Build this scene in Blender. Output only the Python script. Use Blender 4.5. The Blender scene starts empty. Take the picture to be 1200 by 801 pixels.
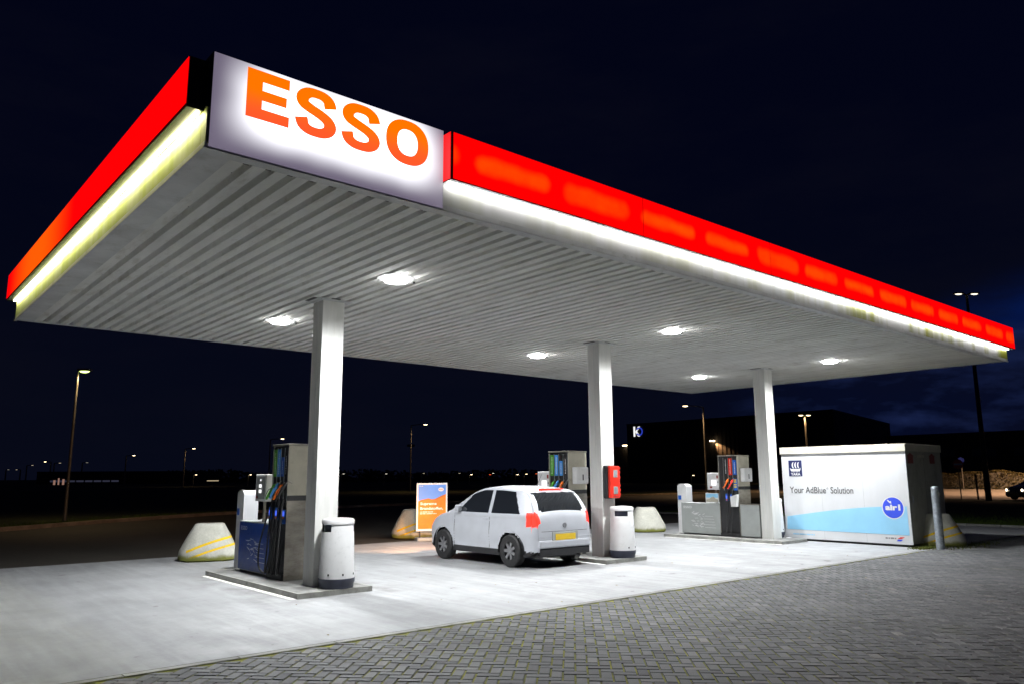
import bpy, bmesh, math, random
from mathutils import Vector, Matrix
random.seed(7)
R = math.radians
scene = bpy.context.scene
col = scene.collection

# ------------------------------------------------------------------ materials
def _nodes(name):
    m = bpy.data.materials.new(name); m.use_nodes = True
    nt = m.node_tree; b = nt.nodes['Principled BSDF']
    return m, nt, b
def N(nt, t, **kw):
    n = nt.nodes.new(t)
    for k, v in kw.items(): setattr(n, k, v)
    return n
def L(nt, a, b): nt.links.new(a, b)
def pos(nt, obj=False):
    if obj: return N(nt, 'ShaderNodeTexCoord').outputs['Object']
    return N(nt, 'ShaderNodeNewGeometry').outputs['Position']
def noise(nt, vec, scale, detail=4, rough=.6, stretch=None):
    if stretch:
        mp = N(nt, 'ShaderNodeMapping'); mp.inputs['Scale'].default_value = stretch; L(nt, vec, mp.inputs[0]); vec = mp.outputs[0]
    n = N(nt, 'ShaderNodeTexNoise'); n.inputs['Scale'].default_value = scale
    n.inputs['Detail'].default_value = detail; n.inputs['Roughness'].default_value = rough
    L(nt, vec, n.inputs['Vector']); return n.outputs['Fac']
def ramp(nt, fac, stops):
    r = N(nt, 'ShaderNodeValToRGB'); el = r.color_ramp.elements
    while len(el) < len(stops): el.new(.5)
    for e, (p_, c) in zip(el, stops):
        e.position = p_; e.color = (c if isinstance(c, tuple) else (c, c, c)) + (1,)
    L(nt, fac, r.inputs[0]); return r.outputs[0]
def mix(nt, fac, a, b, mode='MIX'):
    m = N(nt, 'ShaderNodeMix', data_type='RGBA', blend_type=mode)
    for s, v in ((m.inputs[0], fac), (m.inputs[6], a), (m.inputs[7], b)):
        if isinstance(v, (int, float)): s.default_value = v
        elif isinstance(v, tuple): s.default_value = v + (1,)
        else: L(nt, v, s)
    return m.outputs[2]
def math_(nt, op, a, b=None, clamp=False):
    m = N(nt, 'ShaderNodeMath', operation=op, use_clamp=clamp)
    for s, v in ((m.inputs[0], a), (m.inputs[1], b)):
        if v is None: continue
        if isinstance(v, (int, float)): s.default_value = v
        else: L(nt, v, s)
    return m.outputs[0]
def sep(nt, v):
    s = N(nt, 'ShaderNodeSeparateXYZ'); L(nt, v, s.inputs[0]); return s.outputs
def bump(nt, b, h, strength=.3, dist=.01):
    bp = N(nt, 'ShaderNodeBump'); bp.inputs['Strength'].default_value = strength
    bp.inputs['Distance'].default_value = dist; L(nt, h, bp.inputs['Height']); L(nt, bp.outputs[0], b.inputs['Normal'])
def smooth(nt, v, a, b_):
    m = N(nt, 'ShaderNodeMapRange', interpolation_type='SMOOTHSTEP'); L(nt, v, m.inputs[0])
    m.inputs[1].default_value = a; m.inputs[2].default_value = b_; return m.outputs[0]

def pm(name, c, rough=.5, metal=0, var=.12, scale=3, dirt=None, dirt_amt=.5, bumps=0, bscale=60, stretch=None, coat=0):
    m, nt, b = _nodes(name); v = pos(nt)
    n = noise(nt, v, scale, 5, .65, stretch)
    dark = tuple(x * (1 - var * 2) for x in c); lite = tuple(min(1, x * (1 + var)) for x in c)
    o = ramp(nt, n, [(.3, dark), (.65, lite)])
    if dirt:
        f = ramp(nt, noise(nt, v, scale * 2.3, 6, .7, stretch), [(.52, 0.), (.75, dirt_amt)])
        o = mix(nt, f, o, dirt)
    L(nt, o, b.inputs['Base Color'])
    b.inputs['Metallic'].default_value = metal
    L(nt, ramp(nt, noise(nt, v, scale * 4, 3), [(.3, max(0, rough - .08)), (.7, min(1, rough + .1))]), b.inputs['Roughness'])
    if coat: b.inputs['Coat Weight'].default_value = coat
    if bumps: bump(nt, b, noise(nt, v, bscale, 4), bumps, .01)
    return m
def em(name, c, s, base=(.02, .02, .02)):
    m, nt, b = _nodes(name)
    b.inputs['Base Color'].default_value = base + (1,)
    b.inputs['Emission Color'].default_value = c + (1,); b.inputs['Emission Strength'].default_value = s
    return m

M = {}
M['soffit'] = pm('soffit_paint', (.84, .84, .82), .62, 0, .07, 1.2, (.34, .3, .22), .55, stretch=(2.2, .5, 1))
M['trim'] = pm('trim_paint', (.66, .67, .68), .45, 0, .1, 2, (.3, .3, .24), .5)
M['column'] = pm('column_paint', (.76, .76, .73), .4, 0, .05, 2, (.5, .48, .4), .3, stretch=(4, 4, .5))
M['dark_metal'] = pm('dark_metal', (.03, .03, .032), .5, .3, .2)
M['black'] = pm('black_plastic', (.018, .018, .02), .38, 0, .2, 8)
M['rubber'] = pm('rubber', (.02, .02, .021), .6, 0, .2, 20)
M['steel'] = pm('brushed_steel', (.42, .39, .34), .36, .85, .16, 3, (.2, .17, .12), .6, stretch=(1, 1, 2.5))
M['beige'] = pm('beige_panel', (.5, .47, .38), .45, .2, .08, 3, (.28, .25, .18), .4)
M['white'] = pm('white_paint', (.8, .8, .8), .35, 0, .04, 4, (.55, .53, .46), .3)
M['binwhite'] = pm('bin_white', (.84, .84, .84), .32, 0, .02, 4, (.6, .6, .55), .15)
M['grey'] = pm('grey_panel', (.36, .38, .37), .45, 0, .06, 3)
M['bluepanel'] = pm('blue_panel', (.008, .05, .27), .35, 0, .08, 3)
M['navy'] = pm('navy_base', (.03, .035, .06), .5, 0, .2, 6)
M['galv'] = pm('galvanised_steel', (.38, .42, .47), .42, .55, .2, 14, (.2, .2, .2), .3)
M['concrete_kerb'] = pm('kerb_concrete', (.3, .3, .28), .85, 0, .2, 2.5, (.14, .14, .08), .6, .3, 90)
M['island_top'] = pm('island_concrete', (.23, .23, .22), .7, 0, .3, 2.2, (.07, .065, .06), .7, .25, 80)
M['island_edge'] = pm('island_steel_edge', (.4, .4, .37), .45, .5, .2, 3, (.15, .14, .1), .6)
M['line'] = pm('line_paint', (.8, .8, .76), .5, 0, .12, 6, (.4, .4, .36), .5)
M['red'] = pm('red_plastic', (.72, .03, .015), .35, 0, .08, 5)
M['orange'] = pm('orange_plastic', (.8, .16, .01), .35, 0, .08, 5)
M['green'] = pm('green_plastic', (.08, .33, .03), .35, 0, .08, 5)
M['lblue'] = pm('light_blue_plastic', (.07, .3, .72), .35, 0, .08, 5)
M['mblue'] = pm('mid_blue_plastic', (.015, .12, .55), .35, 0, .08, 5)
M['yellow'] = pm('yellow_sticker', (.8, .6, .02), .5, 0, .08, 5)
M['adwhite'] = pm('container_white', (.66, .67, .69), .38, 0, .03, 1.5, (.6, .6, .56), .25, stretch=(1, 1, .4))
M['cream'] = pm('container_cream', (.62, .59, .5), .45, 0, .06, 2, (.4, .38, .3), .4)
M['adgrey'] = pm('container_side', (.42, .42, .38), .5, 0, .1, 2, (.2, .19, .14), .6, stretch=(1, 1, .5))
M['pale_blue'] = pm('pale_blue_print', (.3, .62, .86), .4, 0, .03, 2)
M['navy_print'] = pm('navy_print', (.012, .02, .1), .4, 0, .05, 4)
M['blue_print'] = pm('blue_print', (.035, .08, .72), .4, 0, .04, 4)
M['grey_print'] = pm('grey_print', (.09, .09, .09), .5, 0, .05, 4)
M['dred_print'] = pm('dull_red_print', (.28, .05, .045), .5, 0, .1, 4)
M['red_print'] = pm('red_print', (.7, .06, .05), .5, 0, .1, 4)
M['carpaint'] = pm('silver_car_paint', (.6, .62, .67), .36, .25, .03, 4, coat=.35)
M['darkpaint'] = pm('black_car_paint', (.015, .015, .02), .2, .3, .1, 4, coat=.8)
M['rim'] = pm('alloy_rim', (.4, .4, .42), .35, .8, .1, 9)
M['plate'] = pm('yellow_plate', (.75, .5, .03), .45, 0, .05, 4)
M['asphalt'] = pm('asphalt', (.055, .052, .047), .85, 0, .25, .6, (.03, .03, .028), .5, .5, 120)
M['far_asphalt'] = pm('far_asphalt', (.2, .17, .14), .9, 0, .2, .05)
M['bark'] = pm('pole_paint', (.2, .19, .17), .5, .4, .15, 3)
M['dpole'] = pm('dark_pole_paint', (.03, .03, .03), .5, .3, .15, 3)
M['cladding'] = pm('dark_cladding', (.03, .027, .026), .6, .2, .15, .05)
M['hedge'] = pm('hedge_leaves', (.07, .055, .012), .8, 0, .4, 1.2)
M['treeline'] = pm('distant_foliage', (.04, .045, .03), .9, 0, .3, .1)
M['moss'] = pm('moss', (.1, .12, .015), .95, 0, .4, 9)
M['leaf'] = pm('fallen_leaf', (.4, .33, .16), .7, 0, .3, 30)

def glassm():
    m, nt, b = _nodes('tinted_glass')
    b.inputs['Base Color'].default_value = (.012, .014, .018, 1); b.inputs['Roughness'].default_value = .06
    b.inputs['Coat Weight'].default_value = .5
    return m
M['glass'] = glassm()
M['win_grey'] = pm('grey_window', (.25, .28, .3), .2, 0, .05, 5)

def concrete():
    m, nt, b = _nodes('forecourt_concrete'); v = pos(nt)
    c = ramp(nt, noise(nt, v, .45, 6, .6), [(.3, (.35, .357, .368)), (.7, (.44, .447, .455))])
    f = noise(nt, v, 9, 8, .8); c = mix(nt, .4, c, ramp(nt, f, [(.3, .5), (.7, 1.)]), 'MULTIPLY')
    c = mix(nt, .5, c, ramp(nt, noise(nt, v, .8, 6, .65), [(.35, .72), (.62, 1.)]), 'MULTIPLY')
    # brushed streaks from sweeping and tyres, running with the lanes
    s = ramp(nt, noise(nt, v, 2.2, 5, .6, (3.2, .25, 1)), [(.42, .78), (.6, 1.)]); c = mix(nt, .7, c, s, 'MULTIPLY')
    # oil and damp stains
    o = ramp(nt, noise(nt, v, 1.1, 5, .62), [(.62, 0.), (.74, .6)]); c = mix(nt, o, c, (.22, .22, .22))
    o2 = ramp(nt, noise(nt, v, 3.4, 3, .5), [(.7, 0.), (.73, .8)]); c = mix(nt, o2, c, (.12, .115, .11))
    # dirtier strip close by the islands
    X, Y, Z = sep(nt, v)
    for cx in (5.54, 11.81, 18.08):
        dx = math_(nt, 'ABSOLUTE', math_(nt, 'SUBTRACT', X, cx)); dy = math_(nt, 'ABSOLUTE', math_(nt, 'SUBTRACT', Y, 12.1))
        k = math_(nt, 'MULTIPLY', math_(nt, 'SUBTRACT', 1., smooth(nt, dx, .7, 1.5)), math_(nt, 'SUBTRACT', 1., smooth(nt, dy, 1.6, 2.6)))
        k = math_(nt, 'MULTIPLY', k, ramp(nt, noise(nt, v, 2.4, 5), [(.42, 0.), (.66, .8)])); c = mix(nt, k, c, (.16, .155, .15))
    L(nt, c, b.inputs['Base Color'])
    L(nt, ramp(nt, noise(nt, v, 1.7, 4), [(.35, .5), (.65, .85)]), b.inputs['Roughness'])
    bump(nt, b, noise(nt, v, 70, 6, .7), .35, .006)
    return m
M['concrete'] = concrete()

def brickm():
    m, nt, b = _nodes('paving_brick'); v = pos(nt)
    a = N(nt, 'ShaderNodeAttribute', attribute_name='tone'); t = a.outputs['Fac']
    c = ramp(nt, t, [(0., (.1, .103, .11)), (.5, (.155, .158, .165)), (.86, (.205, .208, .21)), (1., (.235, .23, .22))])
    c = mix(nt, .6, c, ramp(nt, noise(nt, v, 55, 5, .8), [(.3, .55), (.7, 1.)]), 'MULTIPLY')
    c = mix(nt, .6, c, ramp(nt, noise(nt, v, .5, 4, .6), [(.35, .6), (.65, 1.)]), 'MULTIPLY')
    g = ramp(nt, noise(nt, v, .9, 5, .7), [(.6, 0.), (.75, .35)]); c = mix(nt, g, c, (.1, .11, .04))
    L(nt, c, b.inputs['Base Color']); b.inputs['Roughness'].default_value = .78
    bump(nt, b, noise(nt, v, 180, 4, .7), .5, .003)
    return m
M['brick'] = brickm()
def jointm():
    m, nt, b = _nodes('mossy_joint'); v = pos(nt)
    c = ramp(nt, noise(nt, v, 3.5, 6, .75), [(.3, (.035, .034, .02)), (.42, (.085, .09, .02)), (.56, (.17, .175, .022)), (.7, (.32, .32, .02))])
    L(nt, c, b.inputs['Base Color']); b.inputs['Roughness'].default_value = 1
    return m
M['joint'] = jointm()
def backroad():
    m, nt, b = _nodes('service_road_brick'); v = pos(nt)
    mp = N(nt, 'ShaderNodeMapping'); mp.inputs['Rotation'].default_value = (0, 0, R(45)); L(nt, v, mp.inputs[0])
    br = N(nt, 'ShaderNodeTexBrick'); L(nt, mp.outputs[0], br.inputs[0]); br.inputs['Scale'].default_value = 1
    br.inputs['Brick Width'].default_value = .21; br.inputs['Row Height'].default_value = .105; br.inputs['Mortar Size'].default_value = .008
    br.inputs['Color1'].default_value = (.065, .053, .04, 1); br.inputs['Color2'].default_value = (.045, .036, .028, 1); br.inputs['Mortar'].default_value = (.03, .03, .02, 1)
    c = mix(nt, .6, br.outputs[0], ramp(nt, noise(nt, v, .35, 5), [(.3, .45), (.7, 1.)]), 'MULTIPLY')
    L(nt, c, b.inputs['Base Color']); b.inputs['Roughness'].default_value = .8
    bump(nt, b, br.outputs['Fac'], -.5, .01)
    return m
M['backroad'] = backroad()
def grassm(name, a, c_):
    m, nt, b = _nodes(name); v = pos(nt)
    c = ramp(nt, noise(nt, v, 1.3, 7, .8), [(.3, a), (.7, c_)])
    L(nt, c, b.inputs['Base Color']); b.inputs['Roughness'].default_value = .95
    bump(nt, b, noise(nt, v, 25, 6, .8), .8, .05)
    return m
M['ground'] = grassm('grass_ground', (.02, .028, .008), (.05, .062, .016))
M['blade'] = grassm('grass_blade', (.05, .1, .008), (.11, .17, .015))
def bandm():
    m, nt, b = _nodes('fascia_band_paint'); v = pos(nt)
    X, Y, Z = sep(nt, v)
    c = ramp(nt, noise(nt, v, .9, 5, .6), [(.3, (.66, .68, .7)), (.7, (.8, .8, .8))])
    # algae streaks running down the band
    st = noise(nt, v, 1.5, 4, .6, (1, 1, .12))
    al = math_(nt, 'MULTIPLY', ramp(nt, st, [(.42, 0.), (.6, 1.)]), math_(nt, 'ADD', .25, math_(nt, 'MULTIPLY', smooth(nt, X, 6., 17.), .75)))
    al = math_(nt, 'MULTIPLY', al, math_(nt, 'SUBTRACT', 1., math_(nt, 'MULTIPLY', smooth(nt, Z, 4.62, 4.7), .6)))
    c = mix(nt, al, c, (.27, .28, .015))
    left = math_(nt, 'LESS_THAN', X, 2.03)
    al2 = math_(nt, 'MULTIPLY', ramp(nt, noise(nt, v, 2.2, 4, .6, (1, 1, .3)), [(.3, .35), (.62, 1.)]), left)
    c = mix(nt, al2, c, (.42, .5, .05))
    L(nt, c, b.inputs['Base Color']); b.inputs['Roughness'].default_value = .5
    return m
M['band'] = bandm()
def blockm():
    m, nt, b = _nodes('striped_block_concrete'); v = pos(nt, True)
    X, Y, Z = sep(nt, v)
    c = ramp(nt, noise(nt, v, 3, 6, .7), [(.3, (.5, .5, .43)), (.7, (.72, .71, .63))])
    c = mix(nt, .4, c, ramp(nt, noise(nt, v, 30, 6, .8), [(.3, .4), (.7, 1.)]), 'MULTIPLY')
    s = math_(nt, 'SUBTRACT', Z, math_(nt, 'MULTIPLY', math_(nt, 'SUBTRACT', X, math_(nt, 'MULTIPLY', math_(nt, 'POWER', math_(nt, 'ABSOLUTE', X), 2.), .5)), .32))
    k1 = math_(nt, 'LESS_THAN', math_(nt, 'ABSOLUTE', math_(nt, 'SUBTRACT', s, .36)), .024)
    k2 = math_(nt, 'LESS_THAN', math_(nt, 'ABSOLUTE', math_(nt, 'SUBTRACT', s, .2)), .022)
    k = math_(nt, 'MAXIMUM', k1, k2)
    k = math_(nt, 'MULTIPLY', k, math_(nt, 'LESS_THAN', Y, 0.))
    k = math_(nt, 'MULTIPLY', k, ramp(nt, noise(nt, v, 14, 4), [(.3, .5), (.42, 1.)]))
    k = math_(nt, 'MULTIPLY', k, math_(nt, 'GREATER_THAN', X, -.42))
    c = mix(nt, k, c, (.85, .55, .01))
    g = math_(nt, 'SUBTRACT', .2, math_(nt, 'ADD', Z, math_(nt, 'MULTIPLY', noise(nt, v, 6, 4), .12)))
    c = mix(nt, smooth(nt, g, -.01, .08), c, (.2, .21, .04))
    L(nt, c, b.inputs['Base Color']); b.inputs['Roughness'].default_value = .85
    bump(nt, b, noise(nt, v, 40, 6, .8), .5, .01)
    return m
M['block'] = blockm()

# lit signs
def fascia_red():
    m, nt, b = _nodes('backlit_red_panel'); v = pos(nt); X, Y, Z = sep(nt, v)
    # one fluorescent tube behind every 1.37 m of panel
    XJ = math_(nt, 'ADD', X, math_(nt, 'MULTIPLY', math_(nt, 'SUBTRACT', noise(nt, v, .55, 1), .5), .5))
    fr = math_(nt, 'FRACT', math_(nt, 'DIVIDE', math_(nt, 'SUBTRACT', XJ, 4.62), 1.37))
    wob = math_(nt, "MULTIPLY", math_(nt, "SUBTRACT", noise(nt, v, 1.8, 2), .5), .05)
    zc = math_(nt, 'ADD', math_(nt, 'SUBTRACT', Z, 4.965), wob)
    ex = math_(nt, 'MAXIMUM', math_(nt, 'SUBTRACT', math_(nt, 'ABSOLUTE', math_(nt, 'MULTIPLY', math_(nt, 'SUBTRACT', fr, .5), 1.37)), .46), 0.)
    dd = math_(nt, 'SQRT', math_(nt, 'ADD', math_(nt, 'MULTIPLY', ex, ex), math_(nt, 'MULTIPLY', zc, zc)))
    dd = math_(nt, 'ADD', dd, math_(nt, 'MULTIPLY', math_(nt, 'SUBTRACT', noise(nt, v, 3.1, 3), .5), .06))
    wn = N(nt, 'ShaderNodeTexWhiteNoise', noise_dimensions='1D'); L(nt, math_(nt, 'FLOOR', math_(nt, 'DIVIDE', math_(nt, 'SUBTRACT', XJ, 4.62), 1.37)), wn.inputs['W'])
    rv = wn.outputs['Value']
    dd = math_(nt, 'ADD', dd, math_(nt, 'MULTIPLY', math_(nt, 'SUBTRACT', rv, .5), .045))
    w = math_(nt, 'MULTIPLY', math_(nt, 'SUBTRACT', 1., smooth(nt, dd, .025, .15)), math_(nt, 'ADD', .62, math_(nt, 'MULTIPLY', rv, .38)))
    k = math_(nt, 'MULTIPLY', w, math_(nt, 'GREATER_THAN', X, 4.5))
    k = math_(nt, 'MULTIPLY', k, ramp(nt, noise(nt, v, 2.3, 4), [(.3, .55), (.6, 1.)]))
    c = mix(nt, k, (.86, .0, .0), (1., .058, .0))
    gl = math_(nt, 'SUBTRACT', 1., smooth(nt, math_(nt, 'ABSOLUTE', math_(nt, 'SUBTRACT', Y, 13.2)), .3, 2.6))
    gl = math_(nt, 'MULTIPLY', gl, math_(nt, 'LESS_THAN', X, 2.0))
    c = mix(nt, gl, c, (1., .09, .0))
    sm = math_(nt, 'FRACT', math_(nt, 'DIVIDE', math_(nt, 'SUBTRACT', X, 4.5), 3.05)); sm = math_(nt, 'MULTIPLY', math_(nt, 'LESS_THAN', sm, .0035), math_(nt, 'GREATER_THAN', X, 5.))
    c = mix(nt, sm, c, (.25, 0., 0.))
    b.inputs['Base Color'].default_value = (.25, .0, .0, 1); b.inputs['Roughness'].default_value = .35
    L(nt, c, b.inputs['Emission Color']); b.inputs['Emission Strength'].default_value = 1.0
    return m
M['redlit'] = fascia_red()
def sign_white():
    m, nt, b = _nodes('backlit_white_panel'); v = pos(nt); X, Y, Z = sep(nt, v)
    wob = math_(nt, 'MULTIPLY', math_(nt, 'SUBTRACT', noise(nt, v, 1.6, 1), .5), .1)
    u = math_(nt, 'ABSOLUTE', math_(nt, 'ADD', math_(nt, 'SUBTRACT', X, 3.32), wob))
    w = math_(nt, 'ABSOLUTE', math_(nt, 'ADD', math_(nt, 'SUBTRACT', Z, 4.93), wob))
    k = math_(nt, 'MULTIPLY', math_(nt, 'SUBTRACT', 1., smooth(nt, u, .6, 1.28)), math_(nt, 'SUBTRACT', 1., smooth(nt, w, .06, .52)))
    c = mix(nt, k, (.13, .11, .16), (2., 2., 2.1))
    b.inputs['Base Color'].default_value = (.3, .3, .3, 1)
    L(nt, c, b.inputs['Emission Color']); b.inputs['Emission Strength'].default_value = 1.0
    return m
M['signlit'] = sign_white()
def sign_letters():
    m, nt, b = _nodes('backlit_orange_letter'); v = pos(nt); X, Y, Z = sep(nt, v)
    k = smooth(nt, math_(nt, 'SUBTRACT', Z, math_(nt, 'MULTIPLY', noise(nt, v, 1.4, 2), .3)), 4.62, 4.95)
    c = mix(nt, k, (.9, .085, .02), (1., .15, .0))
    b.inputs['Base Color'].default_value = (.4, .05, .0, 1)
    L(nt, c, b.inputs['Emission Color']); b.inputs['Emission Strength'].default_value = 1.0
    return m
M['letterlit'] = sign_letters()
M['strip_white'] = em('strip_tube_white', (1, .98, .93), 17)
M['strip_yellow'] = em('strip_tube_yellow', (1, .97, .5), 42)
M['downlens'] = em('downlight_lens', (1, 1, .98), 45)
M['lamp_warm'] = em('lamp_warm', (1, .76, .42), 7)
M['lamp_pale'] = em('lamp_pale', (1, .93, .75), 1.5)
M['lamp_dim'] = em('lamp_dim', (1, .85, .6), .6)
M['lamp_faint_glow'] = em('lamp_faint', (.9, .85, .7), .35)  # faint glow put into the lenses of unlit lamps
M['lamp_green'] = em('lamp_greenish', (.8, 1, .28), 3)
M['lamp_red'] = em('lamp_red', (1, .12, .03), 2)
M['tail'] = em('tail_light_lens', (1, .03, .01), 1.2, (.4, .01, .01))
M['head'] = em('head_light_lens', (1, .85, .6), 5)
M['scr_white'] = em('screen_white', (1, 1, 1), 1.1)
M['scr_blue'] = em('screen_blue', (.08, .16, 1.), .9)
M['scr_dim'] = em('screen_grey', (.6, .62, .62), .35)
M['winstrip'] = em('lit_window_strip', (.45, .47, .8), .045)
M['fixture_row'] = em('lit_fixture_row', (1, .8, .5), .5)
M['logo_white'] = em('logo_white', (1, 1, 1), .8)
M['logo_blue'] = em('logo_blue', (.04, .08, .8), .5)

# ------------------------------------------------------------------ mesh helpers
class MB:
    def __init__(s): s.v = []; s.f = []
    def add(s, vs, fs):
        o = len(s.v); s.v += [tuple(x) for x in vs]; s.f += [tuple(i + o for i in f) for f in fs]; return s
    def box(s, x0, x1, y0, y1, z0, z1, bv=0.0):
        if bv <= 0:
            vs = [(x, y, z) for z in (z0, z1) for y in (y0, y1) for x in (x0, x1)]
            return s.add(vs, [(0, 2, 3, 1), (4, 5, 7, 6), (0, 1, 5, 4), (2, 6, 7, 3), (0, 4, 6, 2), (1, 3, 7, 5)])
        bm = bmesh.new(); bmesh.ops.create_cube(bm, size=1)
        for v in bm.verts:
            v.co = Vector(((x0 + x1) / 2 + v.co.x * (x1 - x0), (y0 + y1) / 2 + v.co.y * (y1 - y0), (z0 + z1) / 2 + v.co.z * (z1 - z0)))
        bmesh.ops.bevel(bm, geom=bm.edges[:], offset=bv, segments=2, profile=.6, affect='EDGES')
        return s.frombm(bm)
    def frombm(s, bm, mtx=None):
        bm.verts.ensure_lookup_table()
        vs = [(mtx @ v.co if mtx else v.co)[:] for v in bm.verts]; fs = [[v.index for v in f.verts] for f in bm.faces]
        bm.free(); return s.add(vs, fs)
    def obox(s, c, ax, ay, az, hx, hy, hz):      # oriented box
        c, ax, ay, az = map(Vector, (c, ax, ay, az)); vs = []
        for k in (-1, 1):
            for j in (-1, 1):
                for i in (-1, 1): vs.append(c + ax * hx * i + ay * hy * j + az * hz * k)
        return s.add(vs, [(0, 2, 3, 1), (4, 5, 7, 6), (0, 1, 5, 4), (2, 6, 7, 3), (0, 4, 6, 2), (1, 3, 7, 5)])
    def tube(s, pts, r, n=8, caps=True):
        pts = [Vector(p_) for p_ in pts]; rs = r if isinstance(r, (list, tuple)) else [r] * len(pts); vs = []; fs = []
        for i, p_ in enumerate(pts):
            d = (pts[min(i + 1, len(pts) - 1)] - pts[max(i - 1, 0)]).normalized()
            a = d.orthogonal().normalized() if i == 0 else (a - d * a.dot(d)).normalized()
            b = d.cross(a)
            for k in range(n):
                t = 2 * math.pi * k / n; vs.append(p_ + (a * math.cos(t) + b * math.sin(t)) * rs[i])
        for i in range(len(pts) - 1):
            for k in range(n):
                q = (k + 1) % n; fs.append((i * n + k, i * n + q, (i + 1) * n + q, (i + 1) * n + k))
        if caps: fs += [tuple(range(n))[::-1], tuple(range((len(pts) - 1) * n, len(pts) * n))]
        return s.add(vs, fs)
    def lathe(s, prof, n=32, c=(0, 0), keep=None, cap=True):
        vs = []; fs = []
        for r_, z in prof:
            for k in range(n):
                t = 2 * math.pi * k / n; vs.append((c[0] + r_ * math.cos(t), c[1] + r_ * math.sin(t), z))
        for i in range(len(prof) - 1):
            for k in range(n):
                if keep and not keep(i, k): continue
                q = (k + 1) % n; fs.append((i * n + k, i * n + q, (i + 1) * n + q, (i + 1) * n + k))
        if cap: fs += [tuple(range(n))[::-1], tuple(range((len(prof) - 1) * n, len(prof) * n))]
        return s.add(vs, fs)
    def prism(s, poly, o, rt, up, th):           # polygon (u,v) drawn on a plane, extruded along its normal
        o, rt, up = Vector(o), Vector(rt), Vector(up); n = rt.cross(up); k = len(poly)
        vs = [o + rt * u + up * v for u, v in poly] + [o + rt * u + up * v + n * th for u, v in poly]
        fs = [tuple(range(k))[::-1], tuple(range(k, 2 * k))] + [(i, (i + 1) % k, k + (i + 1) % k, k + i) for i in range(k)]
        return s.add(vs, fs)
    def build(s, name, mat, parent=None, smooth_=False, off=(0, 0, 0)):
        me = bpy.data.meshes.new(name)
        me.from_pydata([(a - off[0], b - off[1], c - off[2]) for a, b, c in s.v], [], s.f); me.validate(); me.update()
        me.materials.append(mat)
        if smooth_:
            for p_ in me.polygons: p_.use_smooth = True
            try: me.set_sharp_from_angle(angle=R(38))
            except Exception: pass
        o = bpy.data.objects.new(name, me); col.objects.link(o)
        if parent: o.parent = parent
        return o
def B(*a, bv=0.0): return MB().box(*a, bv=bv)
def empty(name, loc=(0, 0, 0), rz=0, label=None, cat=None, group=None):
    o = bpy.data.objects.new(name, None); col.objects.link(o); o.location = loc; o.rotation_euler = (0, 0, rz)
    o.empty_display_size = .2
    return tag(o, label, cat, group)
def tag(o, label=None, cat=None, group=None, kind=None):
    if label: o['label'] = label
    if cat: o['category'] = cat
    if group: o['group'] = group
    if kind: o['kind'] = kind
    return o
def struct(o): o['kind'] = 'structure'; return o
def copy_tree(o, parent=None):
    c = o.copy(); col.objects.link(c)
    if parent: c.parent = parent
    for ch in list(o.children): copy_tree(ch, c)
    return c
def text(name, s, mat, parent, o, rt, up, w=None, h=None, bold=0., th=.003, align='L'):
    cu = bpy.data.curves.new('tmp', 'FONT'); cu.body = s; cu.size = 1; cu.offset = bold; cu.resolution_u = 3
    ob = bpy.data.objects.new('tmp', cu); col.objects.link(ob)
    bpy.context.view_layer.update()
    me = bpy.data.meshes.new_from_object(ob.evaluated_get(bpy.context.evaluated_depsgraph_get()))
    bpy.data.objects.remove(ob); bpy.data.curves.remove(cu)
    xs = [v.co.x for v in me.vertices]; ys = [v.co.y for v in me.vertices]
    x0, x1, y0, y1 = min(xs), max(xs), min(ys), max(ys)
    sx = (w / (x1 - x0)) if w else None; sy = (h / (y1 - y0)) if h else None
    sx = sx or sy; sy = sy or sx
    ox = {'L': x0, 'C': (x0 + x1) / 2, 'R': x1}[align]
    o, rt, up = Vector(o), Vector(rt), Vector(up); n = rt.cross(up)
    for v in me.vertices: v.co = o + rt * (v.co.x - ox) * sx + up * (v.co.y - y0) * sy + n * th
    me.materials.clear(); me.materials.append(mat); me.name = name
    ob = bpy.data.objects.new(name, me); col.objects.link(ob); ob.parent = parent
    return ob
def small_print(mat, parent, o, rt, up, w, h, seed=1):
    rq = random.Random(seed); mb = MB(); x = 0
    while x < w:
        l = rq.uniform(.25, .8) * h; mb.prism([(x, 0), (x + l, 0), (x + l, h * rq.uniform(.7, 1)), (x, h)], o, rt, up, .0012); x += l + h * rq.choice((.2, .2, .6))
    return mb.build('small_print', mat, parent)
def disc(cx, cz, r, n=32, a0=0, a1=360): return [(cx + r * math.cos(R(a0 + (a1 - a0) * k / n)), cz + r * math.sin(R(a0 + (a1 - a0) * k / n))) for k in range(n)]
def light(name, kind, loc, energy, color, parent=None, size=.1, angle=160, blend=.5, direction=(0, 0, -1)):
    d = bpy.data.lights.new(name, kind); d.energy = energy; d.color = color; d.shadow_soft_size = size
    if kind == 'SPOT': d.spot_size = R(angle); d.spot_blend = blend
    o = bpy.data.objects.new(name, d); col.objects.link(o); o.location = loc
    o.rotation_euler = Vector(direction).to_track_quat('-Z', 'Y').to_euler()
    if parent: o.parent = parent
    return o
NX, NY, NZ = Vector((-1, 0, 0)), Vector((0, -1, 0)), Vector((0, 0, 1))
PX = Vector((1, 0, 0))

# ------------------------------------------------------------------ setting: ground
def sheet(name, poly, z, mat):
    mb = MB(); mb.add([(x, y, z) for x, y in poly], [tuple(range(len(poly)))]); return struct(mb.build(name, mat))
sheet('ground', [(-1500, -600), (2200, -600), (2200, 2200), (-1500, 2200)], -.06, M['ground'])
YG = 7.5
sheet('forecourt_slab', [(-14, YG), (28.3, YG), (28.3, 17.6), (-14, 17.6)], 0, M['concrete'])
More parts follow.
